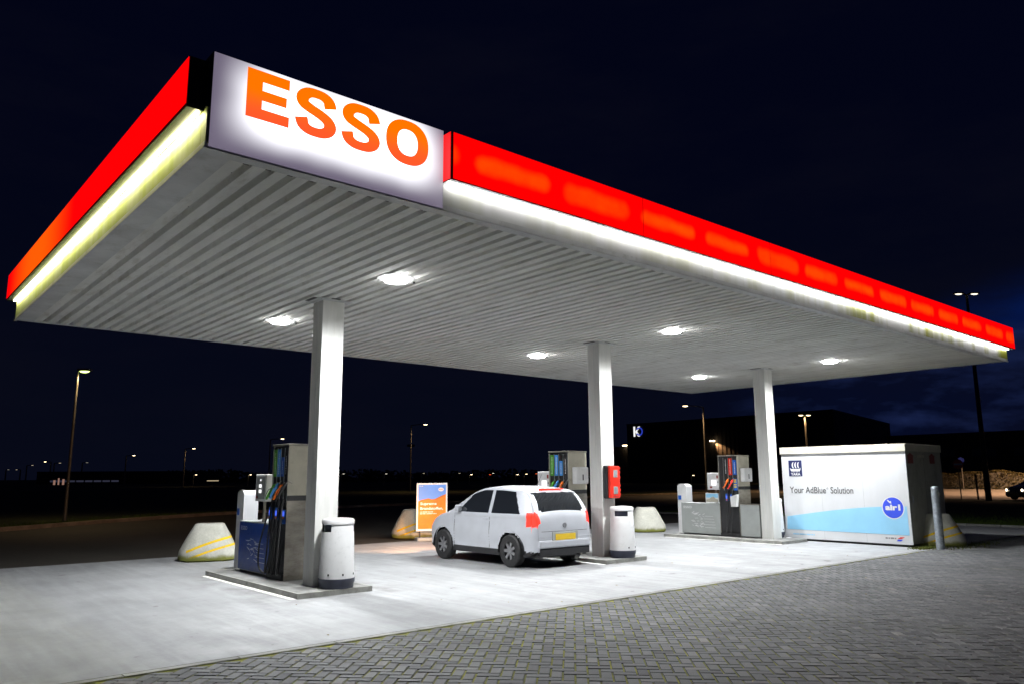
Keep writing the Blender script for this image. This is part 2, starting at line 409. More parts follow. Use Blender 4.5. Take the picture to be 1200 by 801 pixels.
# herringbone brick paving, real bricks laid at 45 degrees to the kerb
sheet('paving_bed', [(-5, -5), (28.3, -5), (28.3, YG - .13), (-5, YG - .13)], -.008, M['joint'])
def paving():
    w = .105; g = .0056; mb = MB(); tones = []
    c, s = math.cos(R(45)), math.sin(R(45))
    rnd = random.Random(3)
    for i in range(-60, 330):
        for j in range(-260, 150):
            k = (i - j) % 4
            if k == 0: u0, u1, v0, v1 = i, i + 2, j, j + 1
            elif k == 3: u0, u1, v0, v1 = i, i + 1, j, j + 2
            else: continue
            cu, cv = (u0 + u1) / 2 * w, (v0 + v1) / 2 * w
            X, Y = cu * c - cv * s, cu * s + cv * c
            if not (-4 < X < 28.2 and -3.2 < Y < YG - .13): continue
            # only where a camera near the photo's could see them
            if X < 1 and Y < -1: continue
            hu, hv = (u1 - u0) * w / 2 - g - rnd.random() * .0012, (v1 - v0) * w / 2 - g - rnd.random() * .0012
            ju, jv = (rnd.random() - .5) * .0016, (rnd.random() - .5) * .0016
            z = (rnd.random() - .5) * .004; t1, t2 = (rnd.random() - .5) * .02, (rnd.random() - .5) * .02
            b_ = .0045; vs = []
            for (a, dz) in ((0, -.011), (b_, 0)):
                for su, sv in ((-1, -1), (1, -1), (1, 1), (-1, 1)):
                    uu, vv = su * (hu - a), sv * (hv - a); zz = z + uu * t1 + vv * t2 + dz
                    uu += cu + ju; vv += cv + jv
                    vs.append((uu * c - vv * s, min(uu * s + vv * c, YG - .135), zz))
            mb.add(vs, [(4, 5, 6, 7), (0, 1, 5, 4), (1, 2, 6, 5), (2, 3, 7, 6), (3, 0, 4, 7)])
            t = min(1, max(0, rnd.gauss(.48, .2))); tones += [t] * 5
    me = bpy.data.meshes.new('brick_paving'); me.from_pydata(mb.v, [], mb.f); me.update(); me.materials.append(M['brick'])
    at = me.attributes.new('tone', 'FLOAT', 'FACE'); at.data.foreach_set('value', tones)
    o = bpy.data.objects.new('brick_paving', me); col.objects.link(o); struct(o)
paving()
# flush kerb stones between bricks and slab, one per metre
mb = MB(); x = -5
while x < 28.2:
    mb.box(x + .004, x + .996, YG - .115, YG - .022, -.05, .003, bv=.004); x += 1.0
struct(mb.build('kerb_strip', M['concrete_kerb']))
struct(B(-5, 28.3, YG - .13, YG - .0005, -.05, -.004).build('kerb_joint', M['joint']))
# service road behind and its curved kerb
back = [(-60, 12), (-14, 19), (-5, 24.2), (0, 27.6), (4.06, 30.1), (7.9, 33.0), (13, 36), (22, 39.5), (40, 43), (70, 47)]
sheet('service_road', [(-60, -8), (-14, -8), (-14, 17.606), (28.3, 17.606), (28.3, 26), (70, 38)] + back[::-1], -.012, M['backroad'])
mb = MB()
for (a, b_) in zip(back[1:-1], back[2:]):
    d = Vector((b_[0] - a[0], b_[1] - a[1], 0)); n = int(d.length); d.normalize(); q = Vector((-d.y, d.x, 0))
    for k in range(n):
        L0 = Vector((*a, 0)) + Vector((b_[0] - a[0], b_[1] - a[1], 0)) * (k + .5) / n
        mb.obox(L0 + q * .1 + NZ * .035, d, q, NZ, (Vector((b_[0] - a[0], b_[1] - a[1], 0)).length / n) / 2 - .006, .09, .085)
struct(mb.build('road_kerb', pm('sandy_kerb', (.34, .27, .2), .85, 0, .2, 1.5, (.1, .09, .07), .5)))
# right-hand edge of the forecourt
mb = MB()
for k in range(-8, 26): mb.box(28.3, 28.45, k + .01, k + .99, -.1, .06, bv=.01)
struct(mb.build('forecourt_kerb', M['concrete_kerb']))
# lit roads far off
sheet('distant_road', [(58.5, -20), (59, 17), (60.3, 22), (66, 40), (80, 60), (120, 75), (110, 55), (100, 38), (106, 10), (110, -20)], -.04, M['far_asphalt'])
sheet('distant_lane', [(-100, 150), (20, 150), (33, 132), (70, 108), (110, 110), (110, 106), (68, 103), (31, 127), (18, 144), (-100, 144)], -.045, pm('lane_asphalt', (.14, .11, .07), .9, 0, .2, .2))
# grass blades where the canopy light reaches the verge
def blades():
    mb = MB(); rnd = random.Random(5)
    for _ in range(26000):
        x = 28.5 + abs(rnd.gauss(0, 1)) * 3.2; y = rnd.uniform(-4, 24); z = -.06; h = rnd.uniform(.05, .12); a = rnd.uniform(0, 6.28)
        dx, dy = math.cos(a) * .012, math.sin(a) * .012; lx, ly = rnd.gauss(0, .03), rnd.gauss(0, .03)
        mb.add([(x - dx, y - dy, z), (x + dx, y + dy, z), (x + lx, y + ly, z + h)], [(0, 1, 2)])
    for _ in range(9000):
        t = rnd.random() ** 1.0 * (len(back) - 3) + 1; i = int(t); a, b_ = back[i], back[i + 1]; f = t - i
        dx0, dy0 = b_[0] - a[0], b_[1] - a[1]; l = math.hypot(dx0, dy0); off = .25 + abs(rnd.gauss(0, 1.2))
        x, y = a[0] + dx0 * f - dy0 / l * off, a[1] + dy0 * f + dx0 / l * off; h = rnd.uniform(.06, .16)
        an = rnd.uniform(0, 6.28); dx, dy = math.cos(an) * .015, math.sin(an) * .015
        mb.add([(x - dx, y - dy, -.06), (x + dx, y + dy, -.06), (x + rnd.gauss(0, .04), y + rnd.gauss(0, .04), h)], [(0, 1, 2)])
    tag(mb.build('grass', M['blade']), 'short green grass of the verges beyond the kerbs', 'grass', kind='stuff')
blades()
# moss tufts by the container foot and leaves blown over the paving
mb = MB(); rnd = random.Random(11)
for _ in range(2600):
    if rnd.random() < .5: x, y = rnd.gauss(19.1, .25), rnd.gauss(7.62, .09)
    elif rnd.random() < .7: x, y = 18.6 + rnd.random() * 2.4, YG - .01 + rnd.gauss(0, .03)
    else: x, y = rnd.gauss(20.6, .7), rnd.gauss(7.15, .16)
    h = rnd.uniform(.01, .05); a = rnd.uniform(0, 6.28); r_ = .012
    mb.add([(x - math.cos(a) * r_, y - math.sin(a) * r_, 0), (x + math.cos(a) * r_, y + math.sin(a) * r_, 0), (x + rnd.gauss(0, .015), y + rnd.gauss(0, .015), h)], [(0, 1, 2)])
tag(mb.build('moss', M['moss']), 'green moss and weeds along the foot of the white container', 'moss', kind='stuff')
mb = MB()
for _ in range(70):
    x, y = rnd.uniform(3, 22), rnd.uniform(1.5, 12); a = rnd.uniform(0, 6.28); r_ = rnd.uniform(.008, .02)
    p_ = Vector((x, y, .006)); u = Vector((math.cos(a), math.sin(a), rnd.uniform(-.2, .2))); w_ = Vector((-math.sin(a), math.cos(a), rnd.uniform(-.2, .3)))
    mb.add([p_ - u * r_ * 1.6, p_ - w_ * r_ * .7 + NZ * .006, p_ + u * r_ * 1.6, p_ + w_ * r_ * .7 + NZ * .006], [(0, 1, 2), (0, 2, 3)])
tag(mb.build('litter', M['leaf']), 'tiny dry leaves and grit scattered over the forecourt', 'litter', kind='stuff')

# ------------------------------------------------------------------ canopy
X0, X1, Y0, Y1, ZC = 2.02, 21.60, 6.31, 15.80, 4.405
CX = (5.42, 11.69, 17.96); CY = 10.83; CW = .37; CD = .33
cr = empty('petrol_station_canopy', (12, 11, 0), 0, 'large flat red edged canopy on three white columns over the pumps', 'canopy')
off = (12, 11, 0)
# corrugated soffit, ribs across the canopy
xs0, xs1, ys0, ys1 = X0 + .27, X1 - .1, Y0 + .15, Y1 - .1
prof = []; x = xs0; P_ = .21
while x < xs1 - P_ * .5:
    prof += [(x, 0), (x + .122, 0), (x + .134, .075), (x + .198, .075)]; x += P_
prof.append((x, 0)); xs1 = x
mb = MB(); n = len(prof); ny = 24; vs = []
for k in range(ny + 1):
    y = ys0 + (ys1 - ys0) * k / ny
    for (px, pz) in prof: vs.append((px, y, ZC + pz))
mb.add(vs, [(k * n + i, k * n + i + 1, (k + 1) * n + i + 1, (k + 1) * n + i) for k in range(ny) for i in range(n - 1)])
soffit = mb.build('soffit', M['soffit'], cr, off=off)
mb = MB(); x = xs0 + .168
while x < xs1:
    for y in (6.9, 8.1, 9.3, 10.5, 11.7, 12.9, 14.1, 15.2): mb.box(x - .012, x + .012, y - .012, y + .012, ZC + .06, ZC + .074)
    x += P_
tag(mb.build('soffit_screws', M['dark_metal'], soffit, off=off), kind='stuff')
mb = MB()
mb.box(X0, xs0, Y0, Y1, ZC - .004, ZC + .05); mb.box(xs1, X1, Y0, Y1, ZC - .004, ZC + .05)
mb.box(xs0, xs1, Y0, ys0, ZC - .004, ZC + .05); mb.box(xs0, xs1, ys1, Y1, ZC - .004, ZC + .05)
mb.build('soffit_edge_trim', M['trim'], cr, off=off)
# a thin drip edge all round
mb = MB()
mb.box(X0 - .012, X1 + .012, Y0 - .012, Y0 + .03, ZC - .018, ZC - .0045); mb.box(X0 - .012, X0 + .03, Y0 + .031, Y1, ZC - .018, ZC - .0045)
mb.build('drip_edge', M['trim'], cr, off=off)
B(X0 + .02, X1 - .02, Y0 + .02, Y1 - .02, 4.60, 5.12).build('roof', M['dark_metal'], cr, off=off)
# lit white bands under the red fascia
ZB, ZR = 4.455, 4.70
b1 = B(4.475, X1, Y0, Y0 + .02, ZC + .05, ZR + .02).build('fascia_band', M['band'], cr, off=off)
mb = B(X0, X0 + .02, Y0 + .13, Y1, ZC + .05, ZR + .06); mb.build('fascia_band', M['band'], cr, off=off)
mb = B(X0, X0 + .02, Y0 + .001, Y0 + .125, ZC + .05, ZR + .06); mb.build('corner_band', M['band'], cr, off=off)
B(X0 + .02, X1, Y1 - .02, Y1, ZC + .05, ZR + .02).build('fascia_band', M['trim'], cr, off=off)
B(X1 - .02, X1, Y0 + .02, Y1 - .02, ZC + .05, ZR + .02).build('fascia_band', M['trim'], cr, off=off)
# sign
sg = B(2.04, 4.468, Y0 - .01, Y0 + .25, ZC + .03, 5.275).build('sign_box', M['dark_metal'], cr, off=off)
B(2.046, 4.462, Y0 - .016, Y0 - .0105, ZC + .004, 5.27).build('sign_face', M['signlit'], sg, off=off)
def letter(poly_list, name='letter'):
    mb = MB()
    for poly in poly_list: mb.prism(poly, (0, Y0 - .0165, 0), PX, NZ, .004)
    return mb.build(name, M['letterlit'], sg, off=off)
ZL0, ZL1 = 4.775, 5.235; H_ = ZL1 - ZL0
def LE(x, w):
    t = .1; tv = .142
    letter([[(x, ZL0), (x + w, ZL0), (x + w, ZL0 + t), (x + tv, ZL0 + t), (x + tv, ZL0 + H_ / 2 - t * .47), (x + w * .93, ZL0 + H_ / 2 - t * .47), (x + w * .93, ZL0 + H_ / 2 + t * .47), (x + tv, ZL0 + H_ / 2 + t * .47), (x + tv, ZL1 - t), (x + w * .985, ZL1 - t), (x + w * .985, ZL1), (x, ZL1)]])
def ring(cx, cz, rx, rz, tx, tz, n=48):
    o = [(cx + rx * math.copysign(abs(math.cos(a)) ** .88, math.cos(a)), cz + rz * math.copysign(abs(math.sin(a)) ** .88, math.sin(a))) for a in [2 * math.pi * k / n for k in range(n)]]
    i = [(cx + (rx - tx) * math.copysign(abs(math.cos(a)) ** .85, math.cos(a)), cz + (rz - tz) * math.copysign(abs(math.sin(a)) ** .85, math.sin(a))) for a in [2 * math.pi * k / n for k in range(n)]]
    return [[o[k], o[(k + 1) % n], i[(k + 1) % n], i[k]] for k in range(n)]
def LS(x, w):
    C_ = [(.845, .675), (.79, .81), (.66, .885), (.5, .902), (.33, .885), (.205, .81), (.165, .715), (.215, .625), (.35, .565), (.5, .52), (.66, .465), (.79, .39), (.845, .285), (.79, .18), (.66, .115), (.5, .098), (.33, .115), (.2, .19), (.145, .33)]
    zb, hh = ZL0 - .008, H_ + .016; P = [Vector((x + u * w, zb + v * hh, 0)) for u, v in C_]; Q = []
    for i in range(len(P) - 1):
        a, b_, c, d = P[max(i - 1, 0)], P[i], P[i + 1], P[min(i + 2, len(P) - 1)]
        for k in range(4):
            t = k / 4; Q.append(.5 * ((2 * b_) + (-a + c) * t + (2 * a - 5 * b_ + 4 * c - d) * t * t + (-a + 3 * b_ - 3 * c + d) * t ** 3))
    Q.append(P[-1]); Lf = []; Rt = []
    for k in range(len(Q)):
        a, b_ = Q[max(k - 1, 0)], Q[min(k + 1, len(Q) - 1)]; d = (b_ - a).normalized(); tt = .0455 + .019 * abs(d.y) ** 1.5
        n_ = Vector((-d.y, d.x, 0)); Lf.append(tuple((Q[k] + n_ * tt)[:2])); Rt.append(tuple((Q[k] - n_ * tt)[:2]))
    letter([[Rt[k], Rt[k + 1], Lf[k + 1], Lf[k]] for k in range(len(Q) - 1)])
LE(2.34, .40); LS(2.795, .42); LS(3.265, .43)
letter(ring(4.015, (ZL0 + ZL1) / 2, .255, H_ / 2 + .008, .132, .098))
# red light boxes: front, left, far end
OFF = .15
B(4.472, 21.74, Y0 - OFF + .006, Y0 - .001, ZR, 5.225).build('fascia_box', M['dark_metal'], cr, off=off)
B(4.50, 21.73, Y0 - OFF, Y0 - OFF + .005, ZR + .008, 5.22).build('fascia_panel', M['redlit'], cr, off=off)
B(4.4655, 4.4715, Y0 - OFF + .014, Y0 - .012, ZR + .004, 5.222).build('fascia_end_panel', M['redlit'], cr, off=off)
B(X0 - OFF + .006, X0 - .001, Y0 + .09, Y1 + .12, ZR + .05, 5.215).build('fascia_box', M['dark_metal'], cr, off=off)
B(X0 - OFF, X0 - OFF + .005, Y0 + .10, Y1 + .11, ZR + .085, 5.21).build('fascia_panel', M['redlit'], cr, off=off)
B(X1 + .001, X1 + .13, Y0, Y1 + .1, ZR, 5.225).build('fascia_box', pm('dull_red_panel', (.3, .01, .01), .4), cr, off=off)
B(X0, X1, Y1 + .001, Y1 + .1, ZR, 5.225).build('fascia_box', M['dark_metal'], cr, off=off)
mb = MB()
for k in range(6): mb.box(X0 - OFF + .02 + k * .022, X0 - OFF + .028 + k * .022, Y0 + .084, Y0 + .0895, ZR + .07, 5.2)
mb.build('end_cap_ribs', M['dark_metal'], cr, off=off)
B(X0 - .002, X0 + .02, Y0 + .018, Y0 + .16, ZR + .065, 5.19).build('corner_panel', M['dark_metal'], cr, off=off)
B(4.476, 21.73, Y0 - .14, Y0 - .003, ZR - .004, ZR - .0005).build('strip_reflector', M['trim'], cr, off=off)  # pale plate added under the box so the strip light reflects brightly
B(4.50, 21.56, Y0 - .06, Y0 - .04, ZR - .018, ZR - .005).build('light_strip', M['strip_white'], cr, off=off)
B(X0 - .05, X0 - .024, Y0 + .12, Y1 - .02, ZR + .034, ZR + .049).build('light_strip', M['strip_yellow'], cr, off=off)
# columns
for cx in CX:
    c_ = B(cx, cx + CW, CY, CY + CD, .07, ZC - .012, bv=.006).build('column', M['column'], cr, off=off)
    mb = MB(); mb.box(cx - .0025, cx - .0005, CY + .15, CY + .156, .1, ZC - .05)
    mb.build('column_seam', M['trim'], c_, off=off)
    mb = MB(); mb.box(cx - .1, cx + CW + .12, CY - .07, CY + CD + .07, ZC - .011, ZC - .003)
    mb.box(cx - .03, cx + CW + .03, CY - .03, CY + CD + .03, ZC - .024, ZC - .0112)
    mb.build('column_head_plate', M['trim'], c_, off=off)
    B(cx + .1, cx + .24, CY - .12, CY - .072, ZC - .008, ZC - .002).build('soffit_cutout', M['black'], c_, off=off); B(cx - .16, cx - .102, CY, CY + .3, ZC - .008, ZC - .002).build('soffit_cutout', M['black'], c_, off=off)
# downlights
for lx in (5.63, 11.84, 18.01):
    for ly in (9.05, 12.88):
        h = MB().lathe([(.27, ZC - .001), (.272, ZC - .006), (.2, ZC - .016), (.186, ZC - .01)], 32, (lx, ly), cap=False).build('downlight', M['trim'], cr, True, off=off)  # ring widened to give the lens a bright round surround
        MB().lathe([(.001, ZC - .065), (.1, ZC - .062), (.16, ZC - .05), (.185, ZC - .012)], 32, (lx, ly), cap=False).build('lens', M['downlens'], h, True, off=off)
        B(lx + .285, lx + .312, ly - .012, ly + .012, ZC - .03, ZC - .004).build('sensor', M['black'], h, off=off)
        light('downlight_lamp', 'SPOT', (lx - off[0], ly - off[1], ZC - .1), 900, (.965, .985, 1), cr, .1, 170, .7)

# ------------------------------------------------------------------ islands
def island(cx, lab):
    r = empty('pump_island', (cx, 10.33, 0), 0, lab, 'pump island', 'raised concrete pump islands')
    W, D = 1.18, 3.6
    B(.03, W - .03, .03, D - .03, -.02, .072).build('platform', M['island_top'], r)
    mb = MB(); mb.box(0, W, 0, .029, -.02, .075, bv=.004); mb.box(0, W, D - .029, D, -.02, .075, bv=.004)
    mb.box(0, .029, .0295, D - .0295, -.02, .075, bv=.004); mb.box(W - .029, W, .0295, D - .0295, -.02, .075, bv=.004)
    mb.build('edge_frame', M['island_edge'], r)
    B(-.1, -.015, .0, D - .1, .001, .005).build('painted_line', M['line'], r)
    return r
island(4.95, 'concrete island with white painted edge under the blue panelled pump at left')
island(11.22, 'concrete island beside the silver car, carrying the red and black dispenser column')
island(17.49, 'concrete island carrying the grey panelled pump near the white container')

# ------------------------------------------------------------------ pumps
def hose(pts, parent, name='hose', r=.013):
    P = [Vector(p_) for p_ in pts]; out = []
    for i in range(len(P) - 1):
        a, b_, c_, d = P[max(i - 1, 0)], P[i], P[i + 1], P[min(i + 2, len(P) - 1)]
        for k in range(6):
            t = k / 6; out.append(.5 * ((2 * b_) + (-a + c_) * t + (2 * a - 5 * b_ + 4 * c_ - d) * t * t + (-a + 3 * b_ - 3 * c_ + d) * t ** 3))
    out.append(P[-1]); return MB().tube(out, r, 8).build(name, M['rubber'], parent, True)
def nozzle(y, z, mat, parent):
    # grip leaning forward, spout into the holster, lever guard below
    ax = Vector((-.32, .38, -.85)).normalized() * -1; ay = Vector((0, 1, 0)); ay = (ay - ax * ay.dot(ax)).normalized(); az = ax.cross(ay)
    c = Vector((-.075, y, z))
    o = MB(); o.tube([c - ax * .13, c - ax * .05, c + ax * .04, c + ax * .12, c + ax * .15], [.017, .024, .028, .026, .012], 10)
    o = o.build('nozzle', mat, parent, True)
    MB().tube([c + ax * .13, c + ax * .17 + Vector((.03, 0, .01)), c + ax * .15 + Vector((.1, 0, .0))], .011, 8).build('spout', M['steel'], o, True)
    MB().tube([c - ax * .11 + Vector((-.012, 0, 0)), c - ax * .06 + Vector((-.055, -.01, 0)), c + ax * .05 + Vector((-.06, -.01, 0)), c + ax * .09 + Vector((-.015, 0, 0))], .006, 6).build('lever_guard', M['black'], o, True)
    return o
def pump(x, lab, kind):
    r = empty('fuel_pump', (x, 11.76, .073), 0, lab, 'fuel pump', 'fuel pumps')
    D, TW, H = .55, .6, 2.12
    B(.03, D - .03, .012, TW - .012, .02, H - .03).build('cabinet_core', M['black'], r)
    for y0 in (0, TW - .011):
        sp = B(0, D, y0, y0 + .011, .0, 1.22, bv=.003).build('side_panel', M['steel'], r)
        B(.006, D - .006, y0 + .001, y0 + .01, 1.222, 1.3).build('dark_strip', M['dark_metal'], sp)  # dark strip between lower and upper side panels
        B(0, D, y0, y0 + .011, 1.302, H - .03, bv=.003).build('upper_side_panel', M['beige'] if kind < 3 else M['beige'], r)
    B(-.012, D + .012, -.012, TW + .012, H - .029, H, bv=.006).build('top_cover', M['steel'], r)
    B(-.03, .028, .012, TW - .012, .0, .09).build('plinth', M['dark_metal'], r)
    fp = B(.012, .029, .0125, TW - .0125, .12, H - .05).build('front_panel', M['black'] if kind < 3 else M['dark_metal'], r)
    mb = MB()
    for k in range(5): y = .02 + k * .138; mb.box(.0, .0115, y - .003, y + .003, 1.2, H - .06)
    mb.build('divider', M['grey'], fp)
    order = {1: ['black', 'mblue', 'lblue', 'green'], 2: ['black', 'lblue', 'lblue', 'green'], 3: ['mblue', 'red', 'black', 'black']}[kind]
    for k, c_ in enumerate(order):
        y = .036 + k * .138; zt = H - .08 - (.13 if (k == 1 and kind < 3) else 0) - (.05 if k == 0 else 0)
        if c_ == 'black' and k == 3: continue
        b_ = B(.001, .011, y, y + .105, 1.60, zt, bv=.003).build('product_panel', M[c_] if c_ != 'black' else M['dark_metal'], r)
        if kind != 3 or k < 3:
            mb = MB(); n = 7
            rr = random.Random(k * 7 + kind)
            zz = 1.64
            while zz < zt - .06:
                hgt = rr.uniform(.012, .026); mb.box(.0004, .0009, y + .042, y + .042 + rr.uniform(.014, .024), zz, zz + hgt); zz += hgt + .008
            mb.build('printed_mark', M['white'], b_)
    cols = {1: [('rubber', 0), ('orange', 1), ('lblue', 2), ('green', 3)], 2: [('rubber', 0), ('orange', 1), ('lblue', 2), ('green', 3)], 3: [('red', 1), ('orange', 2)]}[kind]
    for c_, k in cols:
        y = .06 + k * .138; nozzle(y, 1.37 - .02 * (k % 2), M[c_], r)
        B(-.02, .0115, y - .035, y + .045, 1.12, 1.2, bv=.004).build('holster', M['black'], r)
        yb = y - .07
        hose([(-.055, y - .045, 1.25), (-.085, y - .05, .95), (-.10, y - .04, .55), (-.105, y - .0, .2), (-.09, y + .03, .09), (-.06, y + .06, .13), (-.015, y + .065, .35), (.0, y + .065, .6)], r)
    for k in ((0, 2, 3) if kind < 3 else (1, 2)):
        y = .04 + k * .138 + (.1 if k == 3 else 0)
        pd = B(-.012, .0115, y, y + .085, .86 + .06 * (k != 0), 1.08 + .03 * (k != 0), bv=.004).build('price_display', M['mblue'], r)
        B(-.015, -.0125, y + .012, y + .073, .98, 1.06).build('screen', M['scr_blue'], pd)
        B(-.015, -.0125, y + .012, y + .073, .935, .965).build('orange_sticker', M['orange'], pd)
    # low hydraulic cabinet with graphic panel
    lc = B(.02, D - .04, TW + .004, 1.86, .03, .83).build('low_cabinet', M['steel'] if kind < 3 else M['grey'], r)
    B(-.004, D - .02, TW + .002, 1.875, .831, .85, bv=.004).build('cabinet_top', M['grey'], r)
    B(.04, D - .06, TW + .01, 1.84, .0, .029).build('cabinet_foot', M['black'], r)
    gp = B(.002, .0195, TW + .006, 1.868, .04, .829, bv=.003).build('graphic_panel', M['bluepanel'] if kind < 3 else M['grey'], r)
    text('lettering', 'ESSO', M['white'], gp, (.0012, 1.79, .70), NY, NZ, w=.27, h=.065, bold=.02)
    mb = MB()
    for k in range(5): mb.box(-.0008, .0012, .95 + .02 * k - .2, 1.22 + .04 * (k % 2) - .12, .2 + k * .075, .207 + k * .075)
    rq = random.Random(kind)
    for k in range(26):
        yy = 1.15 + rq.random() * .42; zz = .22 + rq.random() * .36; ll = .04 + rq.random() * .1; th_ = rq.uniform(-.7, .5)
        mb.prism([(-yy, zz), (-yy + ll * math.cos(th_), zz + ll * math.sin(th_)), (-yy + ll * math.cos(th_) - .004, zz + ll * math.sin(th_) + .012), (-yy - .006, zz + .01)], (.0011, 0, 0), NY, NZ, .0006)
    mb.build('printed_lines', M['white'], gp)
    if kind == 1:
        hose([(-.05, .58, 1.02), (-.07, .66, .8), (-.09, .77, .5), (-.1, .76, .22), (-.1, .62, .1), (-.07, .5, .1), (-.02, .4, .25)], r, r=.014)
    # card terminal on a post
    y0 = .62 if kind < 3 else .58; yt = {1: .92, 2: .58, 3: .57}[kind]; zt = {1: 1.19, 2: 1.24, 3: 1.21}[kind]
    tm = B(.04, .19, yt, yt + .43, zt, zt + .45, bv=.012).build('card_terminal', M['white'], r)
    B(.1, .14, yt + .19, yt + .24, .85, zt).build('terminal_post', M['steel'], tm)
    B(.034, .0395, yt + .04, yt + .39, zt + .04, zt + .41).build('terminal_face', M['grey'] if kind == 1 else M['white'], tm)
    if kind == 1:
        for (a, b_) in ((.2, .255), (.29, .345)): B(.03, .0335, yt + .17, yt + .27, zt + a - .06, zt + b_ - .06).build('screen', M['scr_white'], tm)
        B(.03, .0335, yt + .19, yt + .23, zt + .34, zt + .37).build('screen', M['scr_white'], tm)
        B(.03, .0335, yt + .3, yt + .37, zt + .05, zt + .09).build('red_sticker', M['dred_print'], tm)
    else:
        B(.03, .0335, yt + .13, yt + .29, zt + .11, zt + .26).build('screen', M['scr_white'], tm)
        B(.03, .0335, yt + .07, yt + .12, zt + .3, zt + .38).build('red_sticker', M['dred_print'], tm)
        B(.03, .0335, yt + .27, yt + .34, zt + .04, zt + .09).build('red_sticker', M['dred_print'], tm)
        B(.03, .0335, yt + .07, yt + .09, zt + .18, zt + .22).build('key', M['black'], tm)
    if kind == 3:
        ip = B(.05, .085, .66, 1.08, .87, 1.12, bv=.004).build('picture_panel', M['white'], r)
        B(.047, .0495, .68, 1.06, 1.0, 1.1).build('picture_sky', M['pale_blue'], ip)
        mb = MB().prism([(0, 0), (.38, 0), (.38, .06), (.3, .08), (.24, .14), (.17, .12), (.1, .07), (0, .05)], (.0465, 1.06, .89), NY, NZ, .002)
        mb.build('picture_ground', M['beige'], ip)
        B(.02, D - .04, -.56, -.004, .03, .83).build('low_cabinet', M['grey'], r)
        B(.0, D - .02, -.575, -.002, .831, .85, bv=.004).build('cabinet_top', M['steel'], r)
        B(-.02, .0, .03, .13, 1.2, 1.5, bv=.003).build('yellow_sticker', M['mblue'], r)
        mb = MB()
        for zz in (1.27, 1.33, 1.4, 1.45): mb.box(-.0235, -.0205, .04, .12, zz, zz + .035)
        mb.build('yellow_lettering', M['yellow'], r)
        bk = MB().prism([(0, 0), (.15, 0), (.19, .32), (-.02, .26)], (-.02, .17, .78), NY, NZ, .1).build('paper_bin', M['white'], r)
    if kind >= 2:
        pd = B(.1, .46, -.15, -.004, 1.42, 1.78, bv=.03).build('towel_dispenser', M['white'], r)
        B(.27, .30, -.156, -.151, 1.5, 1.62).build('slot', M['black'], pd)
    # the lane side away from the camera carries the same dark panel
    B(D - .029, D - .012, .0125, TW - .0125, .12, H - .05).build('rear_panel', M['black'], r)
    return r
pump(5.39, 'steel fuel pump with blue graphic cabinet and coloured nozzles, nearest the left edge', 1)
pump(11.66, 'fuel pump with green and blue product panels behind the silver car', 2)
pump(17.93, 'fuel pump with grey cabinets and red, orange nozzles beside the rightmost column', 3)

# ------------------------------------------------------------------ payment pillars (rounded tops)
def pillar(x, y, z0, lab):
    r = empty('service_pillar', (x, y, z0), 0, lab, 'pillar', 'white round topped pillars by the pumps')
    H = 1.44 - z0; w, d = .155, .13
    pr_ = [(-w, 0), (w, 0), (w, H - .09)] + [(w * math.cos(R(a)), H - .09 + .09 * math.sin(R(a))) for a in range(15, 180, 15)] + [(-w, H - .09)]
    # arch seen from the lane side
    MB().prism(pr_, (-d, 0, 0), NY, NZ, .012).build('front_cover', M['white'], r)
    MB().prism([(u * .97, v - .006 if v > 0 else v) for u, v in pr_], (d * 1.0, 0, 0), NY, NZ, d * 2 - .0005).build('housing', M['adwhite'], r)
    B(-d - .016, -d - .0125, .03, .135, H - .45, H - .33).build('blue_sticker', M['mblue'], r)
    B(-d - .014, d, -w - .004, w + .004, 0, .04).build('foot', M['grey'], r)
pillar(5.72, 14.12, 0, 'white round topped pillar with blue sticker behind the blue cabinet at left')
pillar(12.02, 13.75, .073, 'white pillar whose top just shows above the silver car roof')
pillar(18.35, 13.8, 0, 'white round topped pillar left of the grey cabinet pump')

# ------------------------------------------------------------------ litter bins
def bin_(x, y, lab, rot=0, small=False):
    r = empty('litter_bin', (x, y, .073), rot, lab, 'litter bin', 'white round litter bins')
    s = 1.0
    MB().lathe([(.235, .0), (.245, .01), (.245, .05), (.262, .09), (.262, .14)], 40).build('base', M['navy'], r, True)
    n = 48
    prof = [(.258, .141), (.256, .2), (.235, .78), (.23, .80), (.227, .90), (.226, .905)]
    def keep(i, k):
        a = (k + .5) * 360 / n
        return not (i == 3 and (148 < a < 215 or a > 325 or a < 32))
    MB().lathe(prof, n, keep=keep, cap=False).build('body', M['binwhite'], r, True)
    MB().lathe([(.2, .16), (.2, .9)], 32).build('liner', M['navy'], r, True)
    MB().lathe([(.228, .905), (.236, .908), (.237, .95), (.228, .972), (.2, .984), (.1, .992), (.01, .994)], 40, cap=True).build('lid', M['binwhite'], r, True)
    mb = MB()
    for a in (215, 262, 310): mb.obox((.256 * math.cos(R(a)), .256 * math.sin(R(a)), .2), (math.cos(R(a)), math.sin(R(a)), 0), (-math.sin(R(a)), math.cos(R(a)), 0), NZ, .006, .011, .014)
    mb.build('lock', M['black'], r)
    return r
bin_(5.66, 10.56, 'white tapered litter bin in front of the left column')
bin_(11.95, 10.56, 'white litter bin below the red and black dispenser', R(35))
b3 = bin_(18.66, 11.19, 'white bin with navy base mostly hidden behind the right column', R(10)); b3.scale = (.84, .84, 1)
MB().lathe([(.12, 0), (.13, .04), (.08, .075), (.01, .09)], 20).build('bin_foot_cap', M['white'], b3, True).location = (-.05, -.42, -.07)

